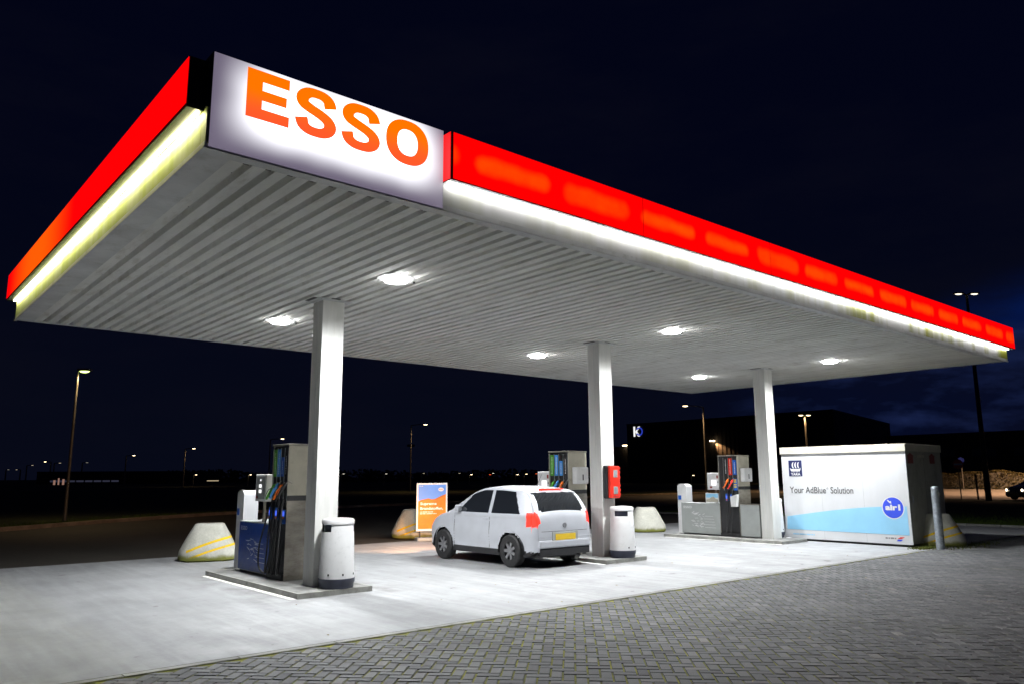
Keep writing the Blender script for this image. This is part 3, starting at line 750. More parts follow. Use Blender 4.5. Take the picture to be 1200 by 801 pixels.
# ------------------------------------------------------------------ red/black dispenser on the middle column
r = empty('wash_dispenser', (11.87, CY, 1.21), 0, 'red and black towel dispenser fixed to the middle column', 'dispenser')
B(-.16, .15, -.13, -.003, 0, .66, bv=.03).build('back_case', M['black'], r)
fc = B(-.15, .14, -.2, -.131, .01, .65, bv=.022).build('front_cover', M['red'], r)
for z in (.09, .42):
    f_ = B(-.06, .06, -.206, -.2005, z, z + .15, bv=.002).build('window_frame', M['grey'], fc); B(-.045, .045, -.21, -.2065, z + .015, z + .135).build('window_pane', M['win_grey'], f_)
mb = MB()
for z in (.07, .15, .24, .4, .5, .58): mb.box(.141, .16, -.19, -.15, z, z + .045)
mb.build('side_clips', M['red'], fc)
small_print(M['dred_print'], fc, (-.07, -.2005, .035), PX, NZ, .14, .02)

# ------------------------------------------------------------------ concrete blocks
def block(x, y, rz, lab, s=1.0, first=[None]):
    if first[0] is None:
        bm = MB(); prof = [(.52, 0), (.575, .03), (.58, .1), (.565, .2), (.44, .45), (.31, .68), (.285, .72), (.25, .735)]
        n = 40; vs = []
        for r_, z in prof:
            for k in range(n):
                t = 2 * math.pi * k / n; c, sn = math.cos(t), math.sin(t); e = .72
                vs.append((r_ * math.copysign(abs(c) ** e, c), r_ * .86 * math.copysign(abs(sn) ** e, sn), z))
        bm.add(vs, [(i * n + k, i * n + (k + 1) % n, (i + 1) * n + (k + 1) % n, (i + 1) * n + k) for i in range(len(prof) - 1) for k in range(n)] + [tuple(range((len(prof) - 1) * n, len(prof) * n))])
        o = bm.build('concrete_block', M['block'], None, True); first[0] = o
    else:
        o = first[0].copy(); col.objects.link(o)
    o.location = (x, y, 0); o.rotation_euler = (0, 0, rz); o.scale = (s, s, s)
    return tag(o, lab, 'concrete block', 'concrete barrier blocks')
block(5.92, 16.55, R(-20), 'pale concrete block with two yellow stripes at the far left of the forecourt')
block(12.25, 18.5, R(-35), 'concrete block peeping out behind the orange poster board', 1.05)
block(18.75, 15.6, R(150), 'plain pale concrete block seen right of the middle column', .98)
block(20.05, 7.75, R(-55), 'yellow striped concrete block beside the white container and steel post', 1.0)

# ------------------------------------------------------------------ bollard
r = empty('bollard', (18.92, 7.27, 0), 0, 'galvanised steel post in front of the white container corner', 'bollard')
MB().lathe([(.088, -.02), (.088, 1.34)], 28, cap=False).build('tube', M['galv'], r, True)
MB().lathe([(.092, 1.33), (.093, 1.36), (.075, 1.385), (.03, 1.395), (.001, 1.397)], 28, cap=False).build('cap', M['galv'], r, True)
B(-.03, .0, -.093, -.08, 1.16, 1.25, bv=.003).build('lug', M['steel'], r)

# ------------------------------------------------------------------ AdBlue container
AX0, AX1, AY0, AY1 = 18.9, 20.95, 7.85, 11.04
r = empty('storage_container', (AX0, AY0, 0), 0, 'white liquid storage container with pale blue band and round blue logo', 'container')
W, D = AX1 - AX0, AY1 - AY0
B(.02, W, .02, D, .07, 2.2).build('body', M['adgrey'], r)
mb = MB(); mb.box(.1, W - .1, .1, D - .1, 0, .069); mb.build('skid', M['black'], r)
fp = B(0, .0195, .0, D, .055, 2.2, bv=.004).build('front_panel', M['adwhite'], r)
B(-.03, W + .02, -.02, D + .02, 2.2005, 2.38, bv=.008).build('roof_trim', M['cream'], r)
mb = MB()
for k in range(1, 3): mb.box(-.0015, .0005, D * k / 3 - .002, D * k / 3 + .002, .07, 2.19)
mb.build('panel_joint', M['grey'], fp)
o0 = (-.001, D, 0)
top = []
for k in range(13):
    y = 10.97 - (10.97 - 7.92) * k / 12; t = k / 12; top.append((AY1 - y, .60 + .33 * math.sin(t * math.pi / 2 * .95)))
MB().prism([(AY1 - 10.99, .28), (AY1 - 7.91, .27)] + top[::-1], o0, NY, NZ, .002).build('blue_band', M['pale_blue'], fp)
lg = MB().prism([(AY1 - 10.84, 1.63), (AY1 - 10.47, 1.63), (AY1 - 10.47, 2.04), (AY1 - 10.84, 2.04)], o0, NY, NZ, .003).build('logo_square', M['navy_print'], fp)
o1 = Vector((-.0045, D, 0)); uc = AY1 - 10.655
mb = MB()
# ship emblem: hull, oars and three bellied sails
mb.prism([(uc - .14, 1.80), (uc - .12, 1.765), (uc + .12, 1.765), (uc + .14, 1.80), (uc + .15, 1.85), (uc + .12, 1.82), (uc - .12, 1.82), (uc - .15, 1.85)], o1, NY, NZ, .001)
for k in range(6): mb.prism([(uc - .11 + k * .04, 1.735), (uc - .095 + k * .04, 1.735), (uc - .085 + k * .04, 1.762), (uc - .1 + k * .04, 1.762)], o1, NY, NZ, .001)
for k in (-1, 0, 1):
    cxk = uc + k * .075
    outer = [(cxk + .03 - .05 * math.cos(R(a)), 1.915 + .08 * math.sin(R(a))) for a in range(-80, 81, 20)]
    inner = [(cxk + .045 - .03 * math.cos(R(a)), 1.915 + .075 * math.sin(R(a))) for a in range(80, -81, -20)]
    mb.prism((outer + inner)[::-1], o1, NY, NZ, .001)
mb.build('ship_emblem', M['white'], lg)
text('lettering', 'YARA', M['white'], lg, o1 + NY * (uc) + NZ * 1.65, NY, NZ, w=.27, h=.066, bold=.03, th=.001, align='C')
text('lettering', 'Your AdBlue', M['grey_print'], fp, (-.001, 10.85 - AY0, 1.2), NY, NZ, w=.99, h=.165, bold=.012)
text('lettering', '®', M['grey_print'], fp, (-.001, 9.845 - AY0, 1.3), NY, NZ, w=.05, h=.05)
text('lettering', 'Solution', M['grey_print'], fp, (-.001, 9.74 - AY0, 1.2), NY, NZ, w=.58, h=.165, bold=.012)
ucr = AY1 - 8.235
ri = MB().prism(disc(ucr, .89, .262, 48), (-.0035, D, 0), NY, NZ, .001).build('round_logo_rim', M['white'], fp)
rl = MB().prism(disc(ucr, .89, .24, 48), (-.005, D, 0), NY, NZ, .001).build('round_logo', M['blue_print'], fp)
text('lettering', 'air1', M['white'], rl, (-.0065, D - ucr + .18, .83), NY, NZ, w=.35, h=.14, bold=.05, th=.001)
mb = MB()
mb.prism([(ucr - .13, 1.06), (ucr - .105, 1.075), (ucr - .06, 1.035), (ucr - .035, 1.05), (ucr - .03, .985), (ucr - .075, 1.0)], (-.0065, D, 0), NY, NZ, .001)
mb.build('logo_mark', M['white'], rl)
small_print(M['pale_blue'], fp, (-.001, 10.83 - AY0, .15), NY, NZ, .6, .035, 2)
small_print(M['grey_print'], fp, (-.001, 8.47 - AY0, .17), NY, NZ, .24, .035, 3)
MB().prism([(AY1 - 8.2, .18), (AY1 - 8.1, .18), (AY1 - 8.02, .225), (AY1 - 8.12, .225)], o0, NY, NZ, .002).build('red_mark', M['red_print'], fp)
MB().prism([(AY1 - 8.22, .125), (AY1 - 8.12, .125), (AY1 - 8.07, .165), (AY1 - 8.18, .165)], o0, NY, NZ, .002).build('blue_mark', M['blue_print'], fp)
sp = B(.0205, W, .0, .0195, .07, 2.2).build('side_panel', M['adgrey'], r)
for xx in (.11, 1.36):
    mb = MB().prism([(0, 0), (.3, 0), (.3, .17), (.36, .17), (.15, .25), (-.04, .17), (0, .17)], (xx, -.001, 1.92), PX, NZ, .002); mb.build('warning_sign', M['dred_print'], sp)
small_print(M['cream'], sp, (.66, -.001, 2.06), PX, NZ, .4, .07, 4)
for z in (.5, 1.1, 1.7): B(W - .09, W - .02, -.012, -.0005, z, z + .1, bv=.003).build('hinge', M['galv'], sp)
B(.16, .19, -.03, -.0005, 1.0, 1.16, bv=.004).build('door_handle', M['galv'], sp)
mb = MB(); mb.box(.08, .084, -.0015, .0, .12, 2.15); mb.box(1.0, 1.004, -.0015, .0, .12, 2.15); mb.build('door_gap', M['dark_metal'], sp)
B(W - .012, W - .002, .02, .04, .1, 2.18).build('corner_post', M['dark_metal'], sp)

# ------------------------------------------------------------------ poster board
r = empty('poster_board', (12.02, 17.3, 0), R(-22), 'white framed poster board with orange dunes under blue sky', 'poster board')
w, zb, zt = .42, .25, 1.5
B(-w, w, -.02, .02, zb, zt, bv=.008).build('frame', M['white'], r)
face = B(-w + .045, w - .045, -.0245, -.0205, zb + .06, zt - .045).build('poster', M['lblue'], r)
M['poster_sky'] = pm('poster_sky', (.12, .3, .8), .5, 0, .04, 3); face.data.materials[0] = M['poster_sky']
M['poster_dune'] = pm('poster_dune', (.8, .2, .006), .5, 0, .12, 4)
M['poster_dune2'] = pm('poster_dune_shade', (.55, .15, .02), .5, 0, .12, 4)
wi = w - .045
ridge = [(-wi, 1.02), (-.3, 1.06), (-.2, 1.08), (-.1, 1.1), (-.02, 1.075), (.06, 1.08), (.14, 1.11), (.24, 1.16), (.32, 1.19), (wi, 1.21)]
MB().prism([(-wi, zb + .06), (wi, zb + .06)] + ridge[::-1], (0, -.0248, 0), PX, NZ, .002).build('dune', M['poster_dune'], face)
MB().prism([(-.3, 1.03), (-.1, 1.065), (.1, 1.06), (.3, 1.13), (.32, 1.19), (.24, 1.16), (.14, 1.11), (.06, 1.08), (-.02, 1.075), (-.1, 1.1), (-.2, 1.08)], (0, -.027, 0), PX, NZ, .001).build('dune_shade', M['poster_dune2'], face)
text('lettering', 'Supreme', M['white'], face, (-.32, -.027, .905), PX, NZ, w=.44, h=.095, bold=.03)
text('lettering', 'Brandstoffen,', M['white'], face, (-.32, -.027, .79), PX, NZ, w=.62, h=.085, bold=.03)
small_print(M['white'], face, (-.32, -.027, .735), PX, NZ, .34, .025, 5)
small_print(M['white'], face, (-.32, -.027, .69), PX, NZ, .44, .025, 6)
small_print(M['white'], face, (-.35, -.0258, 1.41), PX, NZ, .1, .025, 7)
el = MB().prism([(.24 + .075 * math.cos(R(a)), 1.33 + .05 * math.sin(R(a))) for a in range(0, 360, 12)], (0, -.0262, 0), PX, NZ, .001).build('round_logo', M['white'], face)
text('lettering', 'ESSO', M['red_print'], el, (.24, -.0275, 1.312), PX, NZ, w=.11, h=.036, bold=.02, th=.0005, align='C')
for x in (-.32, .32): B(x - .02, x + .02, -.015, .015, .08, zb).build('support', M['dark_metal'], r)
B(-.42, .42, -.22, .22, 0.0, .09, bv=.03).build('base', M['grey'], r)

# ------------------------------------------------------------------ cars
def car(name, loc, rz, lab, paint, group=None, cell=.02, Lc=3.36, Wc=1.62, Hc=1.46, lights=True, k_=0):
    r = empty(name, loc, rz, lab, 'car', group)
    hl = Lc / 2; hw = Wc / 2
    def lerp(T, x):
        for (a, va), (b_, vb) in zip(T, T[1:]):
            if x <= b_: t = max(0, min(1, (x - a) / (b_ - a))); t = t * t * (3 - 2 * t) if T is Ht else t; return va + (vb - va) * t
        return T[-1][1]
    # silhouette height along the car, rear (-) to front (+)
    s = Lc / 3.5
    Ht = [(-1.75 * s, .62), (-1.735 * s, .86), (-1.70 * s, .98), (-1.50 * s, 1.32), (-1.30 * s, 1.42), (-.7 * s, Hc), (-.1 * s, Hc), (.25 * s, 1.36), (.95 * s, .98), (1.35 * s, .9), (1.62 * s, .78), (1.75 * s, .52)]
    Hl = [(a, b_) for a, b_ in Ht]
    def Hf(y):
        w_ = min(.11, (hl - abs(y)) * .9)
        return sum(H0(y + w_ * (k / 4)) for k in range(-4, 5)) / 9
    def H0(y):
        for (a, va), (b_, vb) in zip(Hl, Hl[1:]):
            if y <= b_: t = max(0, min(1, (y - a) / (b_ - a))); return va + (vb - va) * t
        return Hl[-1][1]
    Zb = lambda y: .2 + .1 * max(0, abs(y / hl) - .85) / .15
    def Wf(y, z):
        w_ = hw * (1 - .13 * abs(y / hl) ** 5 - .06 * max(0, (abs(y / hl) - .93) / .07) ** 2)
        if z > .92: w_ -= (z - .92) * .32
        elif z > .82: w_ -= .012
        elif z < .35: w_ -= (.35 - z) * .12
        else: w_ -= .02 * math.cos((z - .35) / .47 * math.pi * 2) * .4
        return w_
    ns = int(Lc / cell); nz = 34; nt = 12
    ys = [-hl + Lc * (0.5 - 0.5 * math.cos(math.pi * (i / ns))) * .25 + Lc * (i / ns) * .75 for i in range(ns + 1)]
    rows = []
    for y in ys:
        H = Hf(y); z0 = Zb(y); rad = .09 if H > 1.0 else .07; rad = min(rad, (H - z0) * .35); row = []
        wt = Wf(y, H - rad)
        for j in range(nz + 1):
            z = z0 + (H - rad - z0) * j / nz
            if H - rad > 1.0: z = z0 + (.97 - z0) * j / 20 if j <= 20 else .97 + (H - rad - .97) * (j - 20) / (nz - 20)
            row.append((Wf(y, z), z))
        for j in range(1, 5):
            a = R(90 * j / 4); row.append((wt - rad + rad * math.cos(a), H - rad + rad * math.sin(a) * .85))
        xe = row[-1][0]; ze = row[-1][1]
        for j in range(1, nt + 1): t = j / nt; row.append((xe * (1 - t), ze + .035 * (1 - (1 - t) ** 2)))
        rows.append(row)
    m = len(rows[0]); vs = []; idx = {}
    for i, y in enumerate(ys):
        for j, (x, z) in enumerate(rows[i]): vs.append((x, y, z))
    NV = len(vs); vs += [(-x, y, z) for x, y, z in vs]
    cat_f = {'body': [], 'windscreen': [], 'rear_window': []}; SS = 1
    wheels = (-1.08 * s, 1.12 * s); wr = .3
    for i in range(len(ys) - 1):
        for j in range(m - 1):
            q = [i * m + j, (i + 1) * m + j, (i + 1) * m + j + 1, i * m + j + 1]
            cy = sum(vs[a][1] for a in q) / 4; cz = sum(vs[a][2] for a in q) / 4; cxx = sum(vs[a][0] for a in q) / 4
            if j < nz and any(math.hypot(cy - wy, cz - .3) < wr + .04 for wy in wheels): continue
            H = Hf(cy); key = 'body'
            if 20 <= j < nz + 1 and H > 1.1 and cz > .97 and -1.33 * s < cy < .62 * s and not (abs(cy + .45 * s) < .035) and cy - .62 * s < -(cz - .97) * 1.15 and cy + 1.33 * s > (cz - .97) * .55: key = 'side_window'
            elif j >= nz + 3 and cxx < hw * .66 and .3 * s < cy < .9 * s: key = 'windscreen'
            elif j >= nz + 3 and cxx < hw * .68 and 1.02 < cz < 1.36 and cy < -1.4 * s: key = 'rear_window'
            elif cy < -hl + .24 and .74 < cz < 1.0 and cxx > hw - .2: key = 'tail_light'
            elif j < nz and cz < .3: key = 'trim'
            for sd in (0, 1):
                k3 = key if key in cat_f else (key, sd, cy > -.45 * s) if key == 'side_window' else (key, sd)
                cat_f.setdefault(k3, []).append(tuple(q) if sd == 0 else tuple(a + NV for a in q[::-1]))
    # end caps
    for i in (0, len(ys) - 1):
        for j in range(m - 1):
            a, b_, c_, d = i * m + j, i * m + j + 1, i * m + j + 1 + NV, i * m + j + NV
            cat_f['body'].append((a, b_, c_, d) if i == 0 else (d, c_, b_, a))
    mats = {'body': paint, 'side_window': M['glass'], 'windscreen': M['glass'], 'rear_window': M['glass'], 'trim': M['black'], 'tail_light': M['tail']}
    parts = {}
    for kk, fs in cat_f.items():
        if not fs: continue
        used = sorted({a for f in fs for a in f}); mp = {a: i for i, a in enumerate(used)}
        mb = MB(); mb.v = [vs[a] for a in used]; mb.f = [tuple(mp[a] for a in f) for f in fs]
        k0 = kk if isinstance(kk, str) else kk[0]; parts[kk] = mb.build({'trim': 'sill_trim'}.get(k0, k0), mats[k0], r, True)
    body = parts['body']
    B(-hw + .16, hw - .16, -hl + .1, hl - .12, .19, .5).build('underbody', M['black'], r)
    for wy in wheels:
        for sx in (-1, 1):
            X = sx * (hw - .075)
            w_ = MB(); prof = [(.16, -.085), (.27, -.09), (.295, -.07), (.3, -.03), (.3, .03), (.295, .07), (.27, .09), (.16, .085)]
            n = 32; vv = []
            for rr, dx in prof:
                for k in range(n): t = 2 * math.pi * k / n; vv.append((X + dx, wy + rr * math.cos(t), .3 + rr * math.sin(t)))
            w_.add(vv, [(i * n + k, i * n + (k + 1) % n, (i + 1) * n + (k + 1) % n, (i + 1) * n + k) for i in range(len(prof) - 1) for k in range(n)])
            wh = w_.build('wheel', M['rubber'], r, True)
            rm = MB(); xo = X + sx * .06
            for k in range(7):
                t = 2 * math.pi * k / 7; d_ = Vector((0, math.cos(t), math.sin(t))); e_ = Vector((0, -math.sin(t), math.cos(t)))
                rm.obox(Vector((xo, wy, .3)) + d_ * .1, d_, e_, PX, .1, .026, .012)
            rm.tube([(xo - .02, wy, .3), (xo + .02, wy, .3)], .05, 16)
            vv = []
            for rr, dx in ((.165, -.0), (.205, .0), (.205, .02), (.165, .02)):
                for k in range(n): t = 2 * math.pi * k / n; vv.append((xo + sx * dx, wy + rr * math.cos(t), .3 + rr * math.sin(t)))
            rm.add(vv, [(i * n + k, i * n + (k + 1) % n, ((i + 1) % 4) * n + (k + 1) % n, ((i + 1) % 4) * n + k) for i in range(4) for k in range(n)])
            rm.build('rim', M['rim'], wh, True)
            # arch liner
            li = MB(); vv = []
            for dx in (-.1, .07):
                for k in range(17): t = R(-8 + 196 * k / 16); vv.append((X + sx * dx * 1, wy + .362 * math.cos(t), .3 + .362 * math.sin(t)))
            li.add(vv, [(k, k + 1, 18 + k, 17 + k) for k in range(16)]); li.build('arch_liner', M['black'], r, True)
    # rear end (-y): lights, plate, bumper line, handle, wiper
    yr = -hl
    for sx in (-1, 1):
        hd = MB().lathe([(.001, -.02), (.07, -.015), (.085, .02)], 20, cap=False)
        hd.v = [(sx * (hw - .26) + a, hl - .02 + c_, .66 + b_) for a, b_, c_ in hd.v]; hd.build('head_light', M['head'], r, True)
    pl = B(-.26, .26, yr - .026, yr - .019, .50, .61, bv=.002).build('number_plate', M['plate'], r)
    B(-.33, .33, yr - .018, yr + .03, .47, .65, bv=.01).build('plate_recess', M['black'] if paint is M['darkpaint'] else M['grey'], r)
    if k_ == 0:
        MB().prism(disc(0, .76, .045, 20), (0, yr + .012, 0), PX, NZ, .02).build('badge', M['rim'], r)
        mb = MB()
        for sx in (-1, 1): mb.tube([(sx * (hw - .2), yr + .0, .655), (sx * (hw - .23), yr + .06, .74)], .004, 6)
        MB().tube([(-(hw - .22), yr + .006, .66), (0, yr - .002, .655), (hw - .22, yr + .006, .66)], .0045, 6).build('hatch_seam', M['black'], body)
        MB().tube([(0, -.95 * s, Hf(-.95 * s) + .02), (0, -1.1 * s, Hf(-1.1 * s) + .26)], [.006, .003], 6).build('aerial', M['black'], r)
        MB().tube([(.42, yr - .01, .22), (.42, yr + .1, .22)], .025, 12).build('exhaust_pipe', M['steel'], r)
    B(-hw + .15, hw - .15, yr - .035, yr + .08, .36, .5, bv=.03).build('rear_bumper', paint, r)
    B(-hw + .17, hw - .17, yr - .02, yr + .08, .23, .358, bv=.02).build('bumper_insert', M['black'], r)
    B(-hw + .16, hw - .16, hl - .1, hl + .02, .28, .44, bv=.02).build('front_bumper', paint, r)
    if k_ == 0:
        mb = MB()
        for sx in (-1, 1):
            for yy in (-.45 * s, .72 * s):
                for z in range(12): zz = .32 + z * .05; mb.box(min(sx * (Wf(yy, zz) + .0015), sx * (Wf(yy, zz) - .004)), max(sx * (Wf(yy, zz) + .0015), sx * (Wf(yy, zz) - .004)), yy - .004, yy + .004, zz, zz + .0505)
        mb.build('door_seam', M['black'], body)
        for sx in (-1, 1):
            xx = sx * Wf(-.3, .86); B(min(xx - .012, xx + .012), max(xx - .012, xx + .012), -.40 * s, -.24 * s, .845, .875, bv=.004).build('door_handle', paint, r)
            B(min(sx * (hw - .04), sx * (hw + .09)), max(sx * (hw - .04), sx * (hw + .09)), .50 * s, .60 * s, .98, 1.1, bv=.025).build('wing_mirror', paint, r)
        B(-.012, .012, -1.64 * s - .02, -1.60 * s, 1.0, 1.05).build('rear_wiper', M['black'], r)
        B(-.3, .3, -1.40 * s, -1.33 * s, 1.405, 1.43, bv=.008).build('brake_light', M['tail'], r)
    return r
hc = car('hatchback_car', (10.36, 12.25, 0), 0, 'silver hatchback with lit red tail lights between the first two pump islands', M['carpaint'])
for sx in (-1, 1):
    light('headlight_beam', 'SPOT', (sx * .55, 1.86, .66), 420, (1, .5, .22), hc, .05, 75, .8, (0, 1, -.12))
car('parked_car', (61.5, 16.9, -.04), R(60), 'dark car at the right frame edge on the lit road', M['darkpaint'], 'cars on the lit road', cell=.12, Lc=4.2, Wc=1.8, Hc=1.75, k_=1)
car('parked_car', (84, 36.4, -.04), R(140), 'dark car with head lights on near the hedge', M['darkpaint'], 'cars on the lit road', cell=.12, Lc=4.2, Wc=1.8, k_=1)

# ------------------------------------------------------------------ street lamps
def street_lamp(x, y, H, lab, lens, arm=1.2, arm_dir=(1, 0), r0=.09, r1=.05, energy=0, color=(1, .6, .28), mat='bark', head=.35, both=False, z0=-.06, group='street lamps along the roads'):
    r = empty('street_lamp', (x, y, z0), 0, lab, 'street lamp', group)
    H -= z0
    MB().tube([(0, 0, 0), (0, 0, H * .25), (0, 0, H - .1)], [r0, r0 * .8, r1], 10).build('pole', M[mat], r, True)
    d = Vector((arm_dir[0], arm_dir[1], 0)).normalized(); q = Vector((-d.y, d.x, 0))
    for sg_ in ((1, -1) if both else (1,)):
        e = d * sg_
        MB().tube([(0, 0, H - .12), e * arm * .5 + NZ * (H - .02), e * arm + NZ * (H + .03)], r1 * .7, 8).build('arm', M[mat], r, True)
        hd = MB().obox(e * (arm + head) + NZ * (H + .05), e, q, NZ, head, .14, .045).build('lamp_head', M['dpole'], r)
        bw = MB().lathe([(.001, -1), (.5, -.85), (.85, -.5), (1, 0)], 16, cap=False); c0 = e * (arm + head) + NZ * (H + .004); bh = .07 * max(1, head / .3)
        bw.v = [tuple(c0 + e * (a * head * .82) + q * (b_ * .13) + NZ * (c_ * bh)) for a, b_, c_ in bw.v]; bw.build('lens', M[lens], hd, True)
        if energy: light('lamp_light', 'SPOT', e * (arm + head) + NZ * (H - .08), energy, color, r, .12, 150, .6)
    return r
# image-right direction on the ground, used for arms
RT = (math.sin(R(49.3)), -math.cos(R(49.3))); LT = (-RT[0], -RT[1])
street_lamp(6.87, 35.2, 5.98, 'tall leaning looking street lamp glowing greenish at the far left', 'lamp_green', .02, RT, .075, .045, 330, (1, .7, .35), head=.24, z0=-.06)
def far_lamp(u, d, H, lab, lens, **kw):      # u = sideways metres at d metres ahead
    f = (math.cos(R(49.33)), math.sin(R(49.33))); x, y = f[0] * d + RT[0] * u, f[1] * d + RT[1] * u
    s = max(1, d / 95); kw.setdefault('r0', .11 * s); kw.setdefault('r1', .07 * s); kw.setdefault('head', .3 * s ** .6)
    return street_lamp(x, y, H, lab, lens, **kw)
K = 1 / 902.
def fl(upx, hpx, H, lab, lens, **kw):
    hz = 560.5 - upx / 1200 * 5 - .3; d = (H - 1.65) / ((hz - hpx) * K) / math.cos(R(9.9)) * .985
    return far_lamp((upx - 600) * K * d * .985, d, H, lab, lens, **kw)
fl(214, 525, 8, 'lamp with amber head, pole standing right of the leftmost tall lamp', 'lamp_warm', arm=1.4, arm_dir=RT, energy=500)
fl(145, 533, 8, 'small amber lamp midway over the long dark warehouse', 'lamp_warm', arm=1.6, arm_dir=RT)
fl(94, 541, 8, 'unlit lamp pole next to the tall greenish lamp, on its right', 'lamp_faint_glow', arm=1.2, arm_dir=RT)
fl(57, 540, 8, 'bright amber distant lamp just left of the tall greenish lamp', 'lamp_warm', arm=1.6, arm_dir=LT)
fl(61, 541.5, 8, 'faint pale lamp close right of the bright amber distant lamp', 'lamp_dim', arm=1.6, arm_dir=RT)
fl(29, 544, 8, 'faint lamp with arm to the right near the tiny pinkish lights at far left', 'lamp_dim', arm=1.8, arm_dir=RT)
fl(22, 549, 8, 'second faint lamp in from the left edge of the photo', 'lamp_dim', arm=1.8, arm_dir=LT)
fl(5, 549, 8, 'unlit thin pole at the very left edge of the photo', 'lamp_faint_glow', arm=.6, arm_dir=RT)
fl(314, 514, 8, 'amber lamp above the left pump, its pole behind the card terminal', 'lamp_warm', arm=1.6, arm_dir=RT)
fl(480, 497.5, 8, 'tall lamp above the orange poster board', 'lamp_warm', arm=1.45, arm_dir=RT, energy=700)
fl(827, 476, 8, 'bright lamp with arm to the left, left of the right column', 'lamp_warm', arm=1.35, arm_dir=LT, energy=1500, color=(1, .62, .3))
fl(947, 487, 8, 'double headed bright lamp behind the white container', 'lamp_warm', arm=.1, arm_dir=RT, both=True, energy=1500, color=(1, .6, .28))
for (u, v, lab, lens) in ((226, 555, 'tiny amber lamp low under the amber headed lamp left of the pump', 'lamp_warm'),
                          (290, 555, 'tiny amber lamp low beside the white rounded pillar at left', 'lamp_warm'),
                          (399, 554, 'tiny pale lamp just right of the left column', 'lamp_pale'),
                          (449, 554, 'tiny pale lamp midway between left column and tall centre lamp', 'lamp_pale'),
                          (493, 553.5, 'faint tiny lamp right above the poster board', 'lamp_dim'),
                          (535, 553.5, 'faint tiny lamp above the front of the silver car', 'lamp_dim'),
                          (549, 555, 'tiny amber lamp above the silver car roof, leftmost of those', 'lamp_warm'),
                          (571, 555, 'tiny red amber lamp in the pair above the silver car roof', 'lamp_red'),
                          (574.5, 553.5, 'tiny pale lamp in the pair above the silver car roof', 'lamp_pale'),
                          (603, 555, 'tiny amber lamp over the hidden white pillar', 'lamp_warm'),
                          (613.5, 554.5, 'tiny amber lamp right beside the card terminal of the middle pump', 'lamp_warm'),
                          (625, 554, 'tiny red lamp touching the middle pump card terminal', 'lamp_red'),
                          (809, 556, 'tiny pale lamp low beneath the bright lamp left of the right column', 'lamp_warm'),
                          (1186, 560.3 - 3.2, 'tiny amber lamp before the low building at the right edge', 'lamp_warm')):
    H = 5.5; hz = 560.2 - u / 1200 * 5; d = min(170, (H - 1.65) / (max(2.4, hz - v) * K)); H = 1.65 + (hz - v) * K * d
    far_lamp((u - 600) * K * d * .985, d, H, lab, lens, arm=.2, arm_dir=RT, r0=.12, r1=.08, head=.3)
# high mast at the right
street_lamp(57.9, 18.95, 13.95, 'very tall dark mast with two lamp heads rising past the canopy corner', 'lamp_pale', .25, RT, .2, .085, 0, mat='dpole', head=.3, both=True, group='tall masts')
street_lamp(80, 17.5, 9, 'nearer of two street lamps past the right edge over the lit road', 'lamp_warm', 1.2, (0, 1), energy=26000, color=(1, .6, .36))
street_lamp(98, 21.5, 9, 'unseen street lamp past the right edge, added to light the hedge', 'lamp_warm', 1.2, (0, 1), energy=26000, color=(1, .6, .34))  # unseen lamp added to brighten the hedge and road
r = empty('ring_mast', (108, 165, -.06), 0, 'dim far mast topped with a ring, right of the left column', 'mast', 'tall masts')
MB().tube([(0, 0, 0), (0, 0, 9.4)], [.25, .16], 8).build('pole', M['bark'], r, True)
MB().lathe([(.9, 9.3), (1.0, 9.5), (1.0, 9.8), (.9, 9.9)], 20).build('ring', M['bark'], r, True)

# ------------------------------------------------------------------ road signs, thin poles, hedge at the right
r = empty('no_entry_sign', (58.7, 20.9, -.04), 0, 'round red no entry sign with white bar on a grey pole', 'road sign', 'signs by the lit road')
MB().tube([(0, 0, 0), (0, 0, 2.75)], .04, 8).build('pole', M['bark'], r, True)
q = Vector((.33, .94, 0)).normalized(); rt = NY * .94 + PX * .33
rt = Vector((.335, -.942, 0)); nrm = rt.cross(NZ)
p_ = MB().prism(disc(0, 2.4, .33, 28), nrm * .045, rt, NZ, .01).build('sign_disc', M['red_print'], r)
MB().prism([(-.26, 2.34), (.26, 2.34), (.26, 2.46), (-.26, 2.46)], nrm * .056, rt, NZ, .003).build('white_bar', M['white'], p_)
r = empty('blue_sign', (95.6, 33.7, -.04), 0, 'small round blue sign on a thin pole right of the no entry sign', 'road sign', 'signs by the lit road')
MB().tube([(0, 0, 0), (0, 0, 3.3)], .06, 8).build('pole', M['bark'], r, True)
MB().prism(disc(0, 3.3, .32, 24), nrm * .065, rt, NZ, .012).build('sign_disc', M['blue_print'], r)
r = empty('thin_post', (59.3, 20.05, -.04), 0, 'thin dark post between the no entry sign and the tall mast', 'post')
MB().tube([(0, 0, 0), (-.05, 0, 1.75)], .06, 8).build('shaft', M['dpole'], r, True)
